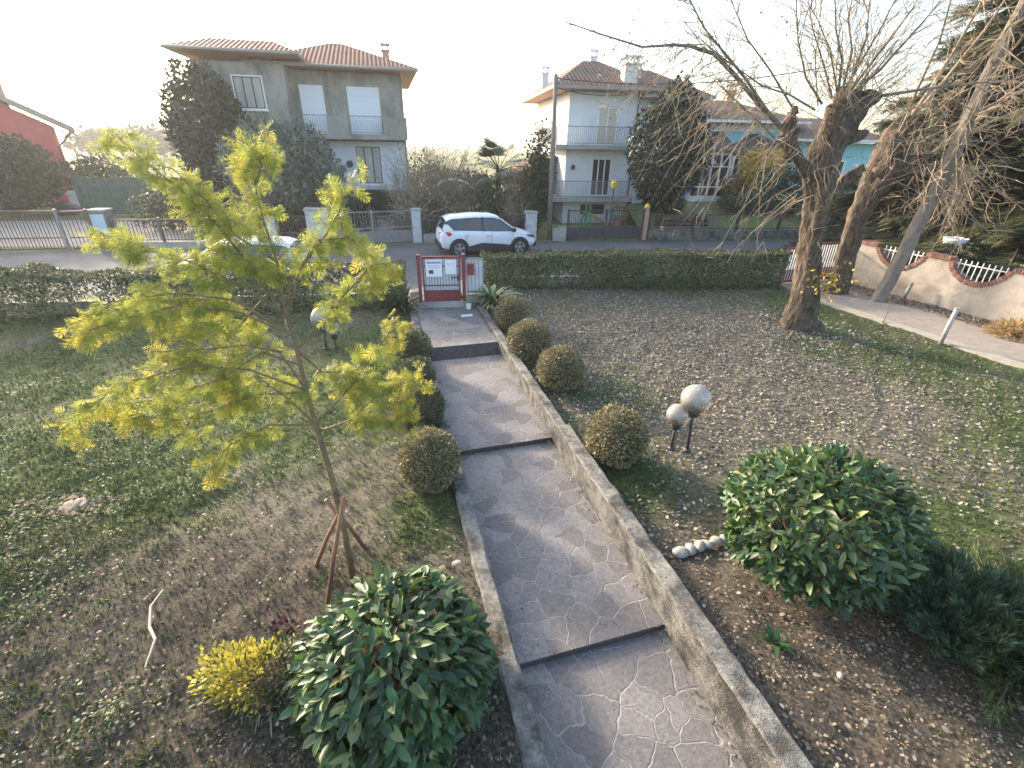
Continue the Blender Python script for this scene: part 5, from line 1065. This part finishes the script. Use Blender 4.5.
def place(px, pyb, z=-.21): p = gd(px, pyb, z); return p
def dep(px, Y, z=-.21):      # ground point on the viewing direction of a column, at depth Y
    p = at(px, 150, Y); return Vector((p.x, Y, yz(p.x, Y) if z == -.21 else z))
def ht(px, py, Y): return at(px, py, Y).z
# tall dark evergreen in front of the grey house's left corner
c = dep(218,28.6); zt = ht(200,74,28.6); crown('evergreen_tree', 'tall dark evergreen tree in front of the grey house, by its left corner', 'tree', c, (2.7,2.2,(zt+.2-.8)/2), 17000, .22, MT['evergreen'], 111, .8, .16, .30, .5, 0, shape=lambda k: .40+.62*np.clip(k,0,1)**.9, tm=MT['bark'])
c = dep(285,26.6); zt = ht(287,118,26.6); crown('olive_tree', 'silvery olive tree before the grey house', 'tree', c, (2.6,2.1,(zt+.2-.3)/2), 15000, .24, MT['olive'], 112, .5, .16, .25, .65, asp=.28, up=.25, tm=MT['barkgrey'])
c = dep(262,25.2); crown('shrub', 'dark low shrub under the silvery olive tree', 'shrub', c, (1.7,1.0,.8), 2600, .14, MT['shrub'], 113, 0, .05, .3, .6)
c = dep(345,26.5); crown('shrub', 'rounded grey green shrub left of the dark garage opening', 'shrub', c, (1.3,.9,1.0), 2300, .13, MT['shrub'], 114, 0, .05, .3, .6)
bare_shrub('tangled brown leafless shrub in front of the grey house\'s right corner', dep(432,27.3), 4.7, 2.3, 90, 115, MT['twig'], leaf=(MT['hedgeb'],2,.07))
bare_shrub('low leafless shrub left of the slim white pillar', dep(398,26.6), 3.6, 1.3, 40, 116, MT['twig'])
bare_shrub('leafless shrub with reddish stems behind the car tail', dep(458,28.6), 3.2, 1.8, 70, 117, MT['twig'], leaf=(MT['autumn'],1,.07))
c = dep(478,31.5); crown('shrub', 'pale green upright conifer left of the palm', 'shrub', c, (.85,.8,1.25), 2600, .16, MT['strap'], 118, .2, .06, .15, .5, asp=.4, up=.6)
c = dep(452,30.5); t = thing('garden_canopy', 'pale curved canvas canopy among the shrubs left of the palm', 'canopy', c, 10); mb = MB(); n = 12; V = []
for i in range(n+1): a = math.pi*(.12+.76*i/n); V += [(1.25*math.cos(a),-1.0,1.7+.75*math.sin(a)),(1.25*math.cos(a),1.0,1.7+.75*math.sin(a)),(1.22*math.cos(a),1.0,1.66+.75*math.sin(a)),(1.22*math.cos(a),-1.0,1.66+.75*math.sin(a))]
mb.add(V, [(4*i+j,4*i+(j+1)%4,4*i+4+(j+1)%4,4*i+4+j) for i in range(n) for j in range(4)]+[(0,3,2,1),(4*n,4*n+1,4*n+2,4*n+3)]); mb.build('cover', MT['canvas'], t)
mb = MB()
for x in (-1.1,1.1):
    for y in (-.95,.95): mb.tube([(x,y,0),(x,y,2.0)], .03, 6)
mb.build('leg', MT['greymetal'], t)
for i, (px, Y, rr, rz_, mm, lab) in enumerate(((428,33.5,2.4,1.75,'hedgeb','wide brown shrub behind the tangled leafless shrub'),(462,34.5,2.2,1.5,'shrub','wide dark green shrub behind the pale canopy'),(515,33.0,1.9,1.45,'shrub','dark green shrub behind the palm, before the orange shed'),(410,25.6,1.2,.9,'hedgeb','low dry brown shrub just behind the slim white pillar'),(448,26.6,1.8,.95,'hedgeb','dry brown shrub behind the car tail and iron railing'))):
    crown('shrub', lab, 'shrub', dep(px, Y), (rr,1.0,rz_), 3200, .15, MT[mm], 160+i, 0, .05, .3, .6)
# palm
c = dep(498,29.5); zt = ht(498,162,29.5); t = thing('palm_tree', 'fan palm with drooping fronds behind the parked car', 'palm', c); g = np.random.default_rng(119); mb = MB(); mb.tube([(0,0,-.1),(0,0,zt*.5),(.05,0,zt-.2)], [.16,.15,.17], 9, rough=.15, rs=g); mb.build('trunk', MT['bark'], t); V = []; F = []; mb = MB()
for i in range(34):
    a = g.random()*6.28; el = g.uniform(-.5,1.15); d = np.array([math.cos(a)*math.cos(el), math.sin(a)*math.cos(el), math.sin(el)]); h = np.array([.05,0,zt-.1])+d*(.85+.35*g.random()); mb.tube([(.05,0,zt-.2), h], [.018,.01], 4, cap=False); s = unit(np.cross(d, [0,0,1])); u = np.cross(s, d)
    for k in range(17):
        b = -1.25+2.5*k/16; q = unit(d*math.cos(b)+s*math.sin(b)); w = unit(np.cross(q, u))*.028; l = .95*(.7+.3*math.cos(b)); o = len(V); V += [h-w, h+w, h+q*l*.6+w*.9-np.array([0,0,.04]), h+q*l-np.array([0,0,.26*g.random()+.1]), h+q*l*.6-w*.9-np.array([0,0,.04])]; F.append((o,o+1,o+2,o+4)); F.append((o+4,o+2,o+3,o+3))
link('fronds', np_mesh('fronds', np.array(V), np.array(F)), MT['palm'], t); mb.build('stalks', MT['strap'], t)
c = dep(508,27.2); crown('shrub', 'dense dark shrub behind the car roof', 'shrub', c, (1.7,1.0,1.15), 3200, .14, MT['shrub'], 120, 0, .05, .3, .6)
bare_shrub('golden leaved slender shrub between the palm and utility pole', dep(523,27.6), 3.6, 1.0, 34, 121, MT['twig'], 'slender_shrub', (MT['autumn'],3,.10))
c = dep(540,26.9); zt = ht(540,126,26.9); crown('slender_tree', 'slender green tree just left of the utility pole', 'tree', c, (.72,.7,(zt+.1)/2), 3300, .15, MT['shrub'], 122, .15, .07, .35, .7, stems=20)
bare_shrub('loose brown shrub between white pillar and car bonnet', dep(515,26.3), 2.4, 1.2, 40, 123, MT['twig'], leaf=(MT['autumn'],1,.07))
# conifer before the white house
c = dep(672,27.9); c = Vector((at(664,185,27.9).x, 27.9, -.21)); zt = ht(676,84,27.9); crown('conifer_tree', 'dense dark conical conifer with bare lower trunk before the white house', 'tree', c, (1.95,1.7,(zt+.2-1.0)/2), 9500, .22, MT['evergreen'], 124, 1.25, .24, .10, .5, shape=lambda k: 1.06*np.sin(np.clip(k*.72+.20,0,1)*math.pi)**.6, tm=MT['bark'], asp=.45, up=-.3)
for i, (px, pyb, rr, rz_, lab) in enumerate(((640,213,.9,.55,'low dark hedge clump left of the conifer trunk'),(688,210,1.5,.6,'long clipped dark shrub behind the iron railing, by the veranda'),(712,208,1.2,.6,'clipped dark shrub below the veranda end'))):
    c = gd(px, pyb, -.2); crown('shrub', lab, 'shrub', (c.x, min(c.y, 30), yz(c.x, min(c.y, 30))), (rr,.7,rz_), 1600, .12, MT['hedge'], 130+i, 0, .04, .15, .5)
c = dep(766,32.3); crown('golden_shrub', 'golden yellow leafed shrub before the blue house', 'shrub', c, (1.25,1.1,1.55), 4200, .17, MT['gold'], 134, .1, .07, .3, .6)
c = dep(775,31.4); crown('shrub', 'dark green conical shrub in front of the golden shrub', 'shrub', c, (1.15,1.0,1.05), 2600, .14, MT['juniper'], 135, 0, .05, .12, .5, shape=lambda k: 1.25-.7*k)
c = dep(800,31.6); crown('shrub', 'green shrub right of the golden shrub', 'shrub', c, (1.3,1.0,1.1), 2200, .14, MT['shrub'], 136, 0, .05, .2, .6)
c = dep(744,32.2); crown('shrub', 'rust brown round shrub left of the golden shrub', 'shrub', c, (.9,.8,.75), 1600, .13, MT['autumn'], 137, 0, .05, .2, .6)
c = dep(870,29); crown('shrub', 'dark hedge shrub behind the leaning pollarded trunk', 'shrub', c, (2.4,1.0,1.0), 3200, .14, MT['hedge'], 138, 0, .05, .2, .6)
# shrubs at the far left
c = gd(14,222,-.21); crown('shrub', 'large rounded grey green shrub at the left edge before the red house', 'shrub', (c.x-1.3, c.y+2, -.21), (2.5,2.0,2.1), 13000, .18, MT['shrub'], 141, .2, .12, .22, .6)
c = dep(150,26); crown('shrub', 'dark shrub hidden behind the feathery tree top', 'shrub', c, (1.6,1.2,1.1), 2400, .14, MT['shrub'], 142, 0, .05, .25, .6)
c = dep(190,27); crown('shrub', 'rounded shrub left of the tall dark evergreen', 'shrub', c, (1.6,1.2,1.0), 2400, .14, MT['shrub'], 143, 0, .05, .25, .6)
# green netted fence and hedge behind the courtyard
a = gd(46,204,-.2); b2 = at(140,170,33)
t = thing('netted_fence', 'long fence hung with dark green netting in front of the red house', 'fence', (-26.5,30.5,-.21), 12); mb = MB(); n = 60; V = []
for i in range(n+1): x = 12*i/n; s = .06*math.sin(i*.9)+.03*math.sin(i*2.3); V += [(x,s,.05),(x,s*1.6,1.0),(x,s,2.15+.05*math.sin(i*.5)),(x,s+.05,2.15+.05*math.sin(i*.5)),(x,s*1.6+.05,1.0),(x,s+.05,.05)]
mb.add(V, [(6*i+j,6*i+(j+1)%6,6*i+6+(j+1)%6,6*i+6+j) for i in range(n) for j in range(6)]); mb.build('netting', MT['netting'], t)
for i in range(6): mb = MB(); mb.tube([(2.4*i,.1,0),(2.4*i,.1,2.35)], .05, 6); mb.build('post', MT['polewood'], t)
c = dep(92,37); crown('shrub', 'dark green shrub behind the netted fence, right of the red house', 'shrub', c, (3.2,2,1.5), 3600, .2, MT['shrub'], 144, .2, .08, .2, .6)
# odds and ends in the courtyard
c = gd(65,207,-.2); 
c = gd(68,214,-.2); t = thing('sheet_pile', 'rounded heap under black sheet behind the slatted fence', 'heap', (c.x, c.y, -.2)); mb = MB(); mb.lathe([(.75,0),(.8,.2),(.66,.5),(.35,.68),(.03,.74)], n=14); mb.build('cover', MT['tarp'], t, True)
c = gd(84,206,-.2); mb = MB(); mb.box(-.55,.55,-.4,.4,.0,.75); mb.box(-.6,.6,-.45,.45,.75,.85); mb.box(-.5,.5,-.38,.38,.85,1.0); o = tag(mb.build('crate', MT['barnwhite'], bevel=.03), 'pale crate standing behind the black heap in the courtyard', 'crate'); o.location = (c.x, c.y, -.2)
c = gd(100,207,-.2); mb = MB(); mb.lathe([(.2,0),(.28,.1),(.3,.45),(.26,.5)], n=12); o = tag(mb.build('bucket', MT['soffit'], smooth=True), 'pinkish bucket right of the pale crate', 'bucket'); o.location = (c.x, c.y, -.2)
a = gd(104,208,-.2); b2 = gd(150,200,-.2); mb = MB()
for i in range(4): mb.bar((a.x,a.y+.05*i,.05+.11*i-.2),(b2.x,b2.y+.05*i,.05+.11*i-.2),.22,.1)
tag(mb.build('plank_stack', MT['planks']), 'stack of long pale planks lying behind the blue panelled pillar', 'planks')
# small things before the white house
c = gd(577,216,-.2); t = thing('play_slide', 'yellow and green garden play slide behind the iron gate', 'slide', (c.x, min(c.y,29.3), -.21), 20); mb = MB(); mb.add([(0,-.25,.9),(1.5,-.25,.1),(1.5,.25,.1),(0,.25,.9),(0,-.25,.82),(1.5,-.25,.02),(1.5,.25,.02),(0,.25,.82)], [(0,1,2,3),(7,6,5,4),(4,5,1,0),(5,6,2,1),(6,7,3,2),(7,4,0,3)]); mb.build('chute', MT['yellow'], t); mb = MB(); mb.bar((0,-.25,0),(0,-.25,1.3),.07); mb.bar((0,.25,0),(0,.25,1.3),.07); mb.bar((-.5,-.25,0),(0,-.25,.9),.06); mb.bar((-.5,.25,0),(0,.25,.9),.06); mb.box(-.3,.0,-.25,.25,.85,.9); mb.build('ladder', MT['green'], t)
c = gd(600,222,-.2); c = Vector((c.x, min(c.y,28.3), -.21)); zt = ht(600,184,c.y); t = thing('lamp_post', 'garden lamp post with yellowish head before the lower balcony', 'lamp post', c); mb = MB(); mb.tube([(0,0,0),(0,0,zt+.0)], .035, 8); mb.build('post', MT['darkmetal'], t); mb = MB(); mb.lathe([(.07,0),(.17,.05),(.2,.28),(.1,.38),(.02,.42)], (0,0,zt), 8); mb.build('head', MT['yellow'], t)
c = gd(672,233,-.2); t = thing('log_pile', 'dark bundle of logs lying on the low wall by the gate post', 'logs', (c.x+.1, gR[1]+.45, .40), 6); mb = MB()
for i, (y, z) in enumerate(((0,.12),(.24,.12),(.12,.33))): mb.tube([(-1.2,y,z),(1.2,y,z)], .115, 9)
mb.build('logs', MT['bark'], t, True)
mb = MB(); mb.box(-1.2,1.2,-.1,.4,-.6,0); o = mb.build('support', MT['concrete'], t)
c = dep(628,28.8); t = thing('orange_flowerpot', 'terracotta pot with orange plant under the lower balcony', 'plant pot', (c.x, 29.4, -.21)); mb = MB(); mb.lathe([(.2,0),(.3,.45),(.33,.5),(.26,.48)], n=12); mb.build('pot', MT['soffit'], t, True); n = 260; d = rdir(n, g); leaves('plant', d*.4+np.array([0,0,.8]), d, rdir(n,g), .14, .08, MT['autumn'], t)
# distant tree rows
for i, (px, w, pyt) in enumerate(((85,4.2,126),(98,3.2,128),(118,5.5,125),(133,3.6,127),(146,4.0,123),(160,3.4,128),(172,4.6,125),(186,3.0,129),(206,5.2,126))):
    Yd = 120+9*((i*5) % 4); p = at(px, 140, Yd); zt = ht(px, pyt, Yd); crown('far_tree', ['pale hazy tree on the horizon left of the tall evergreen','broad hazy tree on the horizon beyond the white barn','low hazy tree on the horizon near the red house'][i % 3], 'tree', (p.x, Yd, -.4), (w,3,(zt-1)/2), 420, .9, MT['fartree'], 150+i, 1.0, .3, .35, .7, group='far trees on the horizon', asp=.8)
p = at(640,140,160)

# ------------------------------------------------------------------ driveway wall with scalloped brick coping, gate and posts
W0 = Vector((11.75,16.6,0)); WA = -68.7
wt = thing('garden_wall', 'plastered wall with scalloped brick coping and white railings beside the driveway', 'garden wall', (W0.x, W0.y, 0), WA)
def wz(u):
    k = (u-.55) % 2.12
    if k < 1.5: return 1.36-.56*math.sin(math.pi*min(1,max(0,k/1.5)))**.62
    return 1.36
us = np.linspace(-.1, 9.6, 260); mb = MB(); V = []
for u in us: z = wz(u); V += [(u,-.0,-.3),(u,-.0,z-.02),(u,.26,z-.02),(u,.26,-.3)]
mb.add(V, [(4*i+j,4*i+(j+1)%4,4*i+4+(j+1)%4,4*i+4+j) for i in range(len(us)-1) for j in range(4)]+[(0,1,2,3),tuple(4*(len(us)-1)+j for j in (3,2,1,0))]); mb.build('wall', MT['render'], wt)
mb = MB(); pu = np.linspace(-.1, 9.6, 4000); pz = np.array([wz(u) for u in pu]); arc = np.r_[0, np.cumsum(np.hypot(np.diff(pu), np.diff(pz)))]
for s in np.arange(.04, arc[-1], .082):
    i = np.searchsorted(arc, s); i = min(i, len(pu)-2); tx, tz = pu[i+1]-pu[i], pz[i+1]-pz[i]; l = math.hypot(tx,tz); tx/=l; tz/=l; j = .006*rng.normal(); c = Vector((pu[i]-tz*(.035+j), .13, pz[i]+tx*(.035+j)))
    a = c-Vector((-tz,0,tx))*.055; b2 = c+Vector((-tz,0,tx))*.06; t_ = Vector((tx,0,tz))*.034
    V = [a-t_,a+t_,b2+t_,b2-t_]; mb.add([(v.x,-.035,v.z) for v in V]+[(v.x,.295,v.z) for v in V], [(0,1,2,3),(7,6,5,4),(0,4,5,1),(1,5,6,2),(2,6,7,3),(3,7,4,0)])
mb.build('coping', MT['brick'], wt)
for q in range(4):
    u0 = .55+2.12*q; mb = MB(); mb.bar((u0+.12,.13,1.30),(u0+1.38,.13,1.30),.025)
    for k in range(9): u = u0+.2+.14*k; mb.box(u-.011,u+.011,.119,.141,wz(u)+.02,1.42)
    mb.build('railing', MT['white'], wt)
ps = thing('gate_pillar', 'short plastered end pillar where the driveway wall meets the red gate', 'pillar', (W0.x-.12, W0.y+.3, 0), WA); mb = MB(); mb.box(-.3,.1,-.05,.3,-.3,1.5); mb.build('shaft', MT['render'], ps); mb = MB(); mb.box(-.34,.14,-.09,.34,1.5,1.58); mb.build('cap', MT['brick'], ps)
def dgate(label, a, b, h):
    L = math.hypot(b[0]-a[0], b[1]-a[1]); t = thing('driveway_gate', label, 'gate', (a[0],a[1],-.02), math.degrees(math.atan2(b[1]-a[1], b[0]-a[0])))
    mb = MB(); mb.box(0,L,-.025,.025,h-.07,h); mb.box(0,L,-.025,.025,.06,.13); mb.box(0,.07,-.03,.03,0,h); mb.box(L-.07,L,-.03,.03,0,h); mb.build('frame', MT['red'], t)
    mb = MB(); n = int(L/.1)
    for i in range(1,n): x = L*i/n; mb.box(x-.012,x+.012,-.012,.012,.13,h-.07)
    mb.build('bars', MT['white'], t); mb = MB(); mb.box(.07,L-.07,-.01,.01,.13,.5); mb.build('lower_panel', MT['red'], t)
dgate('left leaf of the red and white driveway gate by the hedge end', (9.15,16.3), (10.35,16.72), 1.25)
dgate('right leaf of the red and white driveway gate by the plastered wall', (10.4,16.74), (11.5,17.05), 1.35)
for (bx, by), (tx, ty), r, lab in (((940,344),(957,309),.05,'pale short post with rusty tip standing at the driveway edge'), ((902,301),(912,283),.045,'grey short pipe post at the foot of the brick topped wall')):
    b0 = gd(bx, by, 0); e = at(tx, ty, b0.y); t = thing('driveway_post', lab, 'post', b0); mb = MB(); mb.tube([(0,0,-.1), tuple(e-b0)], r, 12); mb.build('shaft', MT['concrete'] if r > .047 else MT['greymetal'], t, True); mb = MB(); mb.tube([tuple(e-b0), tuple((e-b0)*1.03)], r*1.02, 12); mb.build('cap', MT['soffit'], t)
q = at(962,239,15.6); t = thing('planter_bowl', 'small white bowl on a post behind the driveway wall', 'planter', (q.x, 15.8, q.z)); mb = MB(); mb.lathe([(.05,-.46),(.18,-.42),(.28,-.27),(.32,-.06),(.33,0),(.29,.0),(.24,-.1)], n=20); mb.build('bowl', MT['white'], t, True); mb = MB(); mb.tube([(0,0,-.40),(0,0,-q.z)], .06, 8); mb.build('post', MT['brown'], t); 
g = np.random.default_rng(171); p0 = gd(882,324,0); mb = MB(); whip(mb, (p0.x,p0.y,.03), (.55,.65,.28), 1.3, .014, g, 6, .16, .0, 3, .3, .006); tag(mb.build('fallen_branch', MT['twigdark']), 'thin dark fallen branch lying across the driveway edge', 'branch')

# ------------------------------------------------------------------ stones, stump, stick and pebbles
def stone(px, py, r, label, seed, m='stone', z=None, group=None, sq=.6):
    g = np.random.default_rng(seed); p = gd(px, py, 0 if z is None else z); mb = MB(); mb.lathe([(.01,-.8)]+[(math.cos(a),math.sin(a)) for a in np.linspace(-1.2,1.3,8)]+[(.01,.98)], n=14); v = np.array(mb.v); f = Field(seed,1.7,2); v *= (1+.12*f(v[:,0]*1.5+v[:,2],v[:,1]*1.5))[:,None]*np.array([r*1.2,r*.9,r*sq]); mb.v = [tuple(q) for q in v]
    o = mb.build('stone', MT[m], smooth=True); o.location = (p.x,p.y,p.z+r*sq*.4); o.rotation_euler = (0,0,g.random()*6); return tag(o, label, 'stone', group)
for i, (px, py, r) in enumerate(((681,554,.085),(690,550,.07),(699,547,.075),(707,545,.06),(716,542,.07),(723,539,.05))):
    stone(px, py, r, ['leftmost and largest pale cobble of the row left of the right laurel','second pale cobble of the row from the kerb','third pale cobble of the row from the kerb','fourth pale cobble of the row from the kerb','fifth pale cobble of the row, close to the laurel','smallest pale cobble at the laurel end of the row'][i], 180+i, z=.05, group='row of cobbles')
stone(458,566,.075,'oval white stone beside the left kerb above the laurel',190); stone(442,572,.07,'brownish stone next to the oval white stone',191,'sawdust'); stone(840,676,.03,'single pale pebble on the bare soil of the right bed',192,z=.1); stone(353,766,.05,'pale stone at the bottom edge left of the laurel',193)
p = gd(74,507,0); t = thing('tree_stump', 'flat sawn tree stump in the left lawn', 'stump', p); mb = MB(); mb.lathe([(.17,-.1),(.145,.02),(.13,.045)], n=24); v = np.array(mb.v); an = np.arctan2(v[:,1],v[:,0]); v[:,:2] *= (1+.14*np.sin(3*an)+.09*np.sin(5*an+1)+.04*np.sin(11*an))[:,None]; v[:,2] += .02*np.sin(an*2)*(v[:,2] > 0); mb.v=[tuple(q) for q in v]; mb.build('wood', MT['stump'], t)
g = np.random.default_rng(195); n = 260; pp = np.stack([p.x-.1+g.normal(0,.26,n), p.y+g.normal(0,.12,n), np.full(n,.015)],1); pp[:,2] = gz(pp[:,0],pp[:,1])+.012; tag(leaves('sawdust', pp, rdir(n,g)*np.array([1,1,.1]), np.array([0,0,1.])+rdir(n,g)*.3, .05, .04, MT['sawdust']), kind='stuff')
a, b2, c2 = gd(166,597,.03), gd(153,634,.06), gd(150,676,.03)
for q in (a, b2, c2): q.z = gz(q.x, q.y)+.035
mb = MB(); mb.tube([a, a.lerp(b2,.5)+Vector((-.05,0,.02)), b2, b2.lerp(c2,.35)+Vector((.07,0,.02)), c2], [.008,.012,.014,.013,.008], 6); tag(mb.build('stick', pm('stick_wood', (.38,.32,.24), (.52,.45,.35), 12, .9)), 'long bent pale stick lying on the left lawn', 'stick')
g = np.random.default_rng(196); c = gd(285,628,.03); t = thing('withered_plant', 'small withered plant with reddish leaves above the yellow shrub', 'plant', c); n = 40; d = rdir(n,g); d[:,2] = np.abs(d[:,2]); leaves('foliage', d*np.array([.13,.1,.06]), d, rdir(n,g), .06, .035, pm('wither', (.20,.07,.07), isl=.6, hue=.03), t)

# ------------------------------------------------------------------ grass, clover, fallen leaves and chips
def seed_pts(n, xa, xb, y0, y1, dens, g):
    """points on the lawns, more of them where dens(x, y) is high; nearer ground gets more"""
    out = []; tot = 0
    while tot < n:
        y = y0+(y1-y0)*g.random(n)**1.5; a = np.array(xa(y)); b_ = np.array(xb(y)); x = a+(b_-a)*g.random(n); k = g.random(n) < np.clip(dens(x, y), 0, 1)
        q = np.stack([x[k], y[k], gz(x[k], y[k])], 1); out.append(q); tot += len(q)
        if not len(q): break
    return np.concatenate(out)[:n]
LA = lambda y: np.maximum(-18, -3.0-1.45*np.maximum(y,0)); LB = lambda y: xl(y)-.22
RA = lambda y: xr(y)+.26; RB = lambda y: np.minimum(xd(y)-.05, 3.5+1.5*np.maximum(y,0))
def mask(x, y): return (y < yhv(x)+.2)*(1-bedness(x,y)*(x > xr(y)))
def yhv(x): return np.where(x < -1.8, 12.75+.17*(x+2.78), 14.55+.123*(x+1.12))
g = np.random.default_rng(201); B_T = []; BF = []
for i in range(4):
    a = i*1.7; o = len(B_T); c, s = math.cos(a), math.sin(a); B_T += [(-.10*c,-.0,-.10*s),(.10*c,0,.10*s),(.45*math.cos(a+1),.95,.45*math.sin(a+1))]; BF.append((o,o+1,o+2))
B_T, BF = np.array(B_T), np.array(BF)
for nm, xa, xb, ymax, n in (('grass', LA, LB, 13, 90000), ('grass', RA, RB, 16, 60000)):
    p = seed_pts(n, xa, xb, 1.2, ymax, lambda x, y: mask(x,y)*np.clip(green(x,y)*1.0+.05,.28,1), g); m = len(p); dry = g.random(m) < np.clip(.75-.9*green(p[:,0],p[:,1]),.12,.8)
    Y = unit(np.array([0,0,1.])+rdir(m,g)*.75); N = rdir(m,g); L = .018+.050*g.random(m)**2.2
    tag(leaves(nm, p[~dry], Y[~dry], N[~dry], L[~dry], L[~dry]*.5, MT['blade'], None, B_T, BF), kind='stuff'); tag(leaves('dry_grass', p[dry], Y[dry], N[dry], L[dry], L[dry]*.45, MT['bladedry'], None, B_T, BF), kind='stuff')
p = seed_pts(9000, LA, LB, 1.5, 13, lambda x, y: mask(x,y)*np.clip((green(x,y)-.30+.5*FINE(x*1.7,y*1.7))*1.0,0.01,1)**1.5, g); m = len(p); tag(leaves('ground_cover', p+np.array([0,0,.02]), rdir(m,g)*np.array([1,1,.25]), np.array([0,0,1.])+rdir(m,g)*.45, .012+.024*g.random(m), .012+.018*g.random(m), MT['clover']), kind='stuff')
p = seed_pts(9000, RA, RB, 1.5, 15, lambda x, y: mask(x,y)*np.clip((green(x,y)-.38+.4*FINE(x*1.7,y*1.7))*1.0,0.01,1)**1.5, g); m = len(p); tag(leaves('ground_cover', p+np.array([0,0,.02]), rdir(m,g)*np.array([1,1,.25]), np.array([0,0,1.])+rdir(m,g)*.45, .012+.02*g.random(m), .012+.016*g.random(m), MT['clover']), kind='stuff')
for nm, xa, xb, ymax, n in (('grass_tufts', LA, LB, 12, 5200), ('grass_tufts', RA, RB, 14, 3600)):
    p = seed_pts(n, xa, xb, 1.3, ymax, lambda x, y: mask(x,y)*np.clip(green(x,y)-.25+.7*FINE(x*1.4+3,y*1.4),0.005,1)**2, g); m = len(p); L = .045+.05*g.random(m)
    tag(leaves(nm, p, unit(np.array([0,0,1.])+rdir(m,g)*.5), rdir(m,g), L, L*.8, MT['blade'], None, B_T, BF), kind='stuff')
def litter(n, xa, xb, y1, dens, m_, L0, L1, nm):
    p = seed_pts(n, xa, xb, 1.3, y1, dens, g); m = len(p); L = L0+(L1-L0)*g.random(m); tag(leaves(nm, p+np.array([0,0,.014])+np.stack([0*L,0*L,.012*g.random(m)],1), rdir(m,g)*np.array([1,1,.3]), np.array([0,0,1.])+rdir(m,g)*.55, L, L*.7, m_), kind='stuff')
TR = gd(798,330,0)
ld = lambda x, y: (y < yhv(x)+.1)*np.clip(.17+.80*np.exp(-((x-TR.x+2.2)**2+(y-TR.y+1.2)**2)/22)+.25*FIELD(x,y+5)-.45*np.clip(green(x,y)-.45,0,1),.03,1)*(1-.96*bedness(x,y))
litter(27000, RA, RB, 15.5, ld, MT['litter'], .018, .062, 'fallen_leaves'); litter(16000, RA, RB, 15.5, ld, MT['litter2'], .02, .065, 'fallen_leaves')
litter(3200, LA, LB, 12.5, lambda x, y: (y < yhv(x)+.1)*.5, MT['litter2'], .015, .045, 'fallen_leaves'); litter(2200, LA, LB, 12.5, lambda x, y: (y < yhv(x)+.1)*.5, MT['litter'], .012, .04, 'fallen_leaves')
litter(2200, RA, lambda y: xr(y)+2.6, 4.2, lambda x, y: bedness(x,y)*np.clip(.45+.9*FINE(x*1.2,y*1.2)+.5*np.exp(-((x-xr(y)-.5)/.4)**2),.05,1), MT['chip'], .005, .015, 'soil_chips')
litter(2600, RA, lambda y: xr(y)+2.6, 4.2, lambda x, y: bedness(x,y), MT['litter2'], .012, .04, 'fallen_leaves')
n = 900; a = g.random(n)*6.28; q = .35+np.abs(g.normal(0,.7,n)); pp = np.stack([TR.x+np.cos(a)*q, TR.y+.2+np.sin(a)*q, .02+0*a],1); pp[:,2] += gz(pp[:,0],pp[:,1]); L = .04+.05*g.random(n); tag(leaves('fallen_leaves', pp, rdir(n,g)*np.array([1,1,.4]), np.array([0,0,1.])+rdir(n,g)*.7, L, L*.7, MT['litter']), kind='stuff')
n = 260; y = 2+10*g.random(n); sd2 = g.random(n) < .75; x = np.where(sd2, xr(y)-.03-.10*g.random(n)**2, xl(y)+.22+.1*g.random(n)); zz = np.where(y < 2.9, -.25, np.where(y < 6.3, -.18, np.where(y < 9.7, -.10, .115))); tag(leaves('path_debris', np.stack([x,y,zz+.008],1), rdir(n,g)*np.array([1,1,.2]), np.array([0,0,1.])+rdir(n,g)*.5, .03, .02, MT['litter2']), kind='stuff')
n = 3200; x = g.random(n)**2; k = g.random(n); pp = np.stack([W0.x-.12+k*2.9-.75*x, W0.y-.1-k*7.4-.26*x, .008+.02*g.random(n)],1); tag(leaves('fallen_leaves', pp+np.array([0,0,.01]), rdir(n,g)*np.array([1,1,.3]), np.array([0,0,1.])+rdir(n,g)*.6, .045+.04*g.random(n), .045, MT['litter2']), kind='stuff')

# ------------------------------------------------------------------ haze
HZ = bpy.data.materials.new('haze'); HZ.use_nodes = True; n_ = HZ.node_tree.nodes; n_.remove(n_['Principled BSDF']); pv = n_.new('ShaderNodeVolumePrincipled')
pv.inputs['Color'].default_value = (.93,.96,1.0,1); pv.inputs['Density'].default_value = .0007; pv.inputs['Anisotropy'].default_value = .45
HZ.node_tree.links.new(pv.outputs[0], n_['Material Output'].inputs['Volume'])
mb = MB(); mb.box(-2100,2100,-300,2100,-1.7,17); tag(mb.build('haze', HZ), kind='stuff')
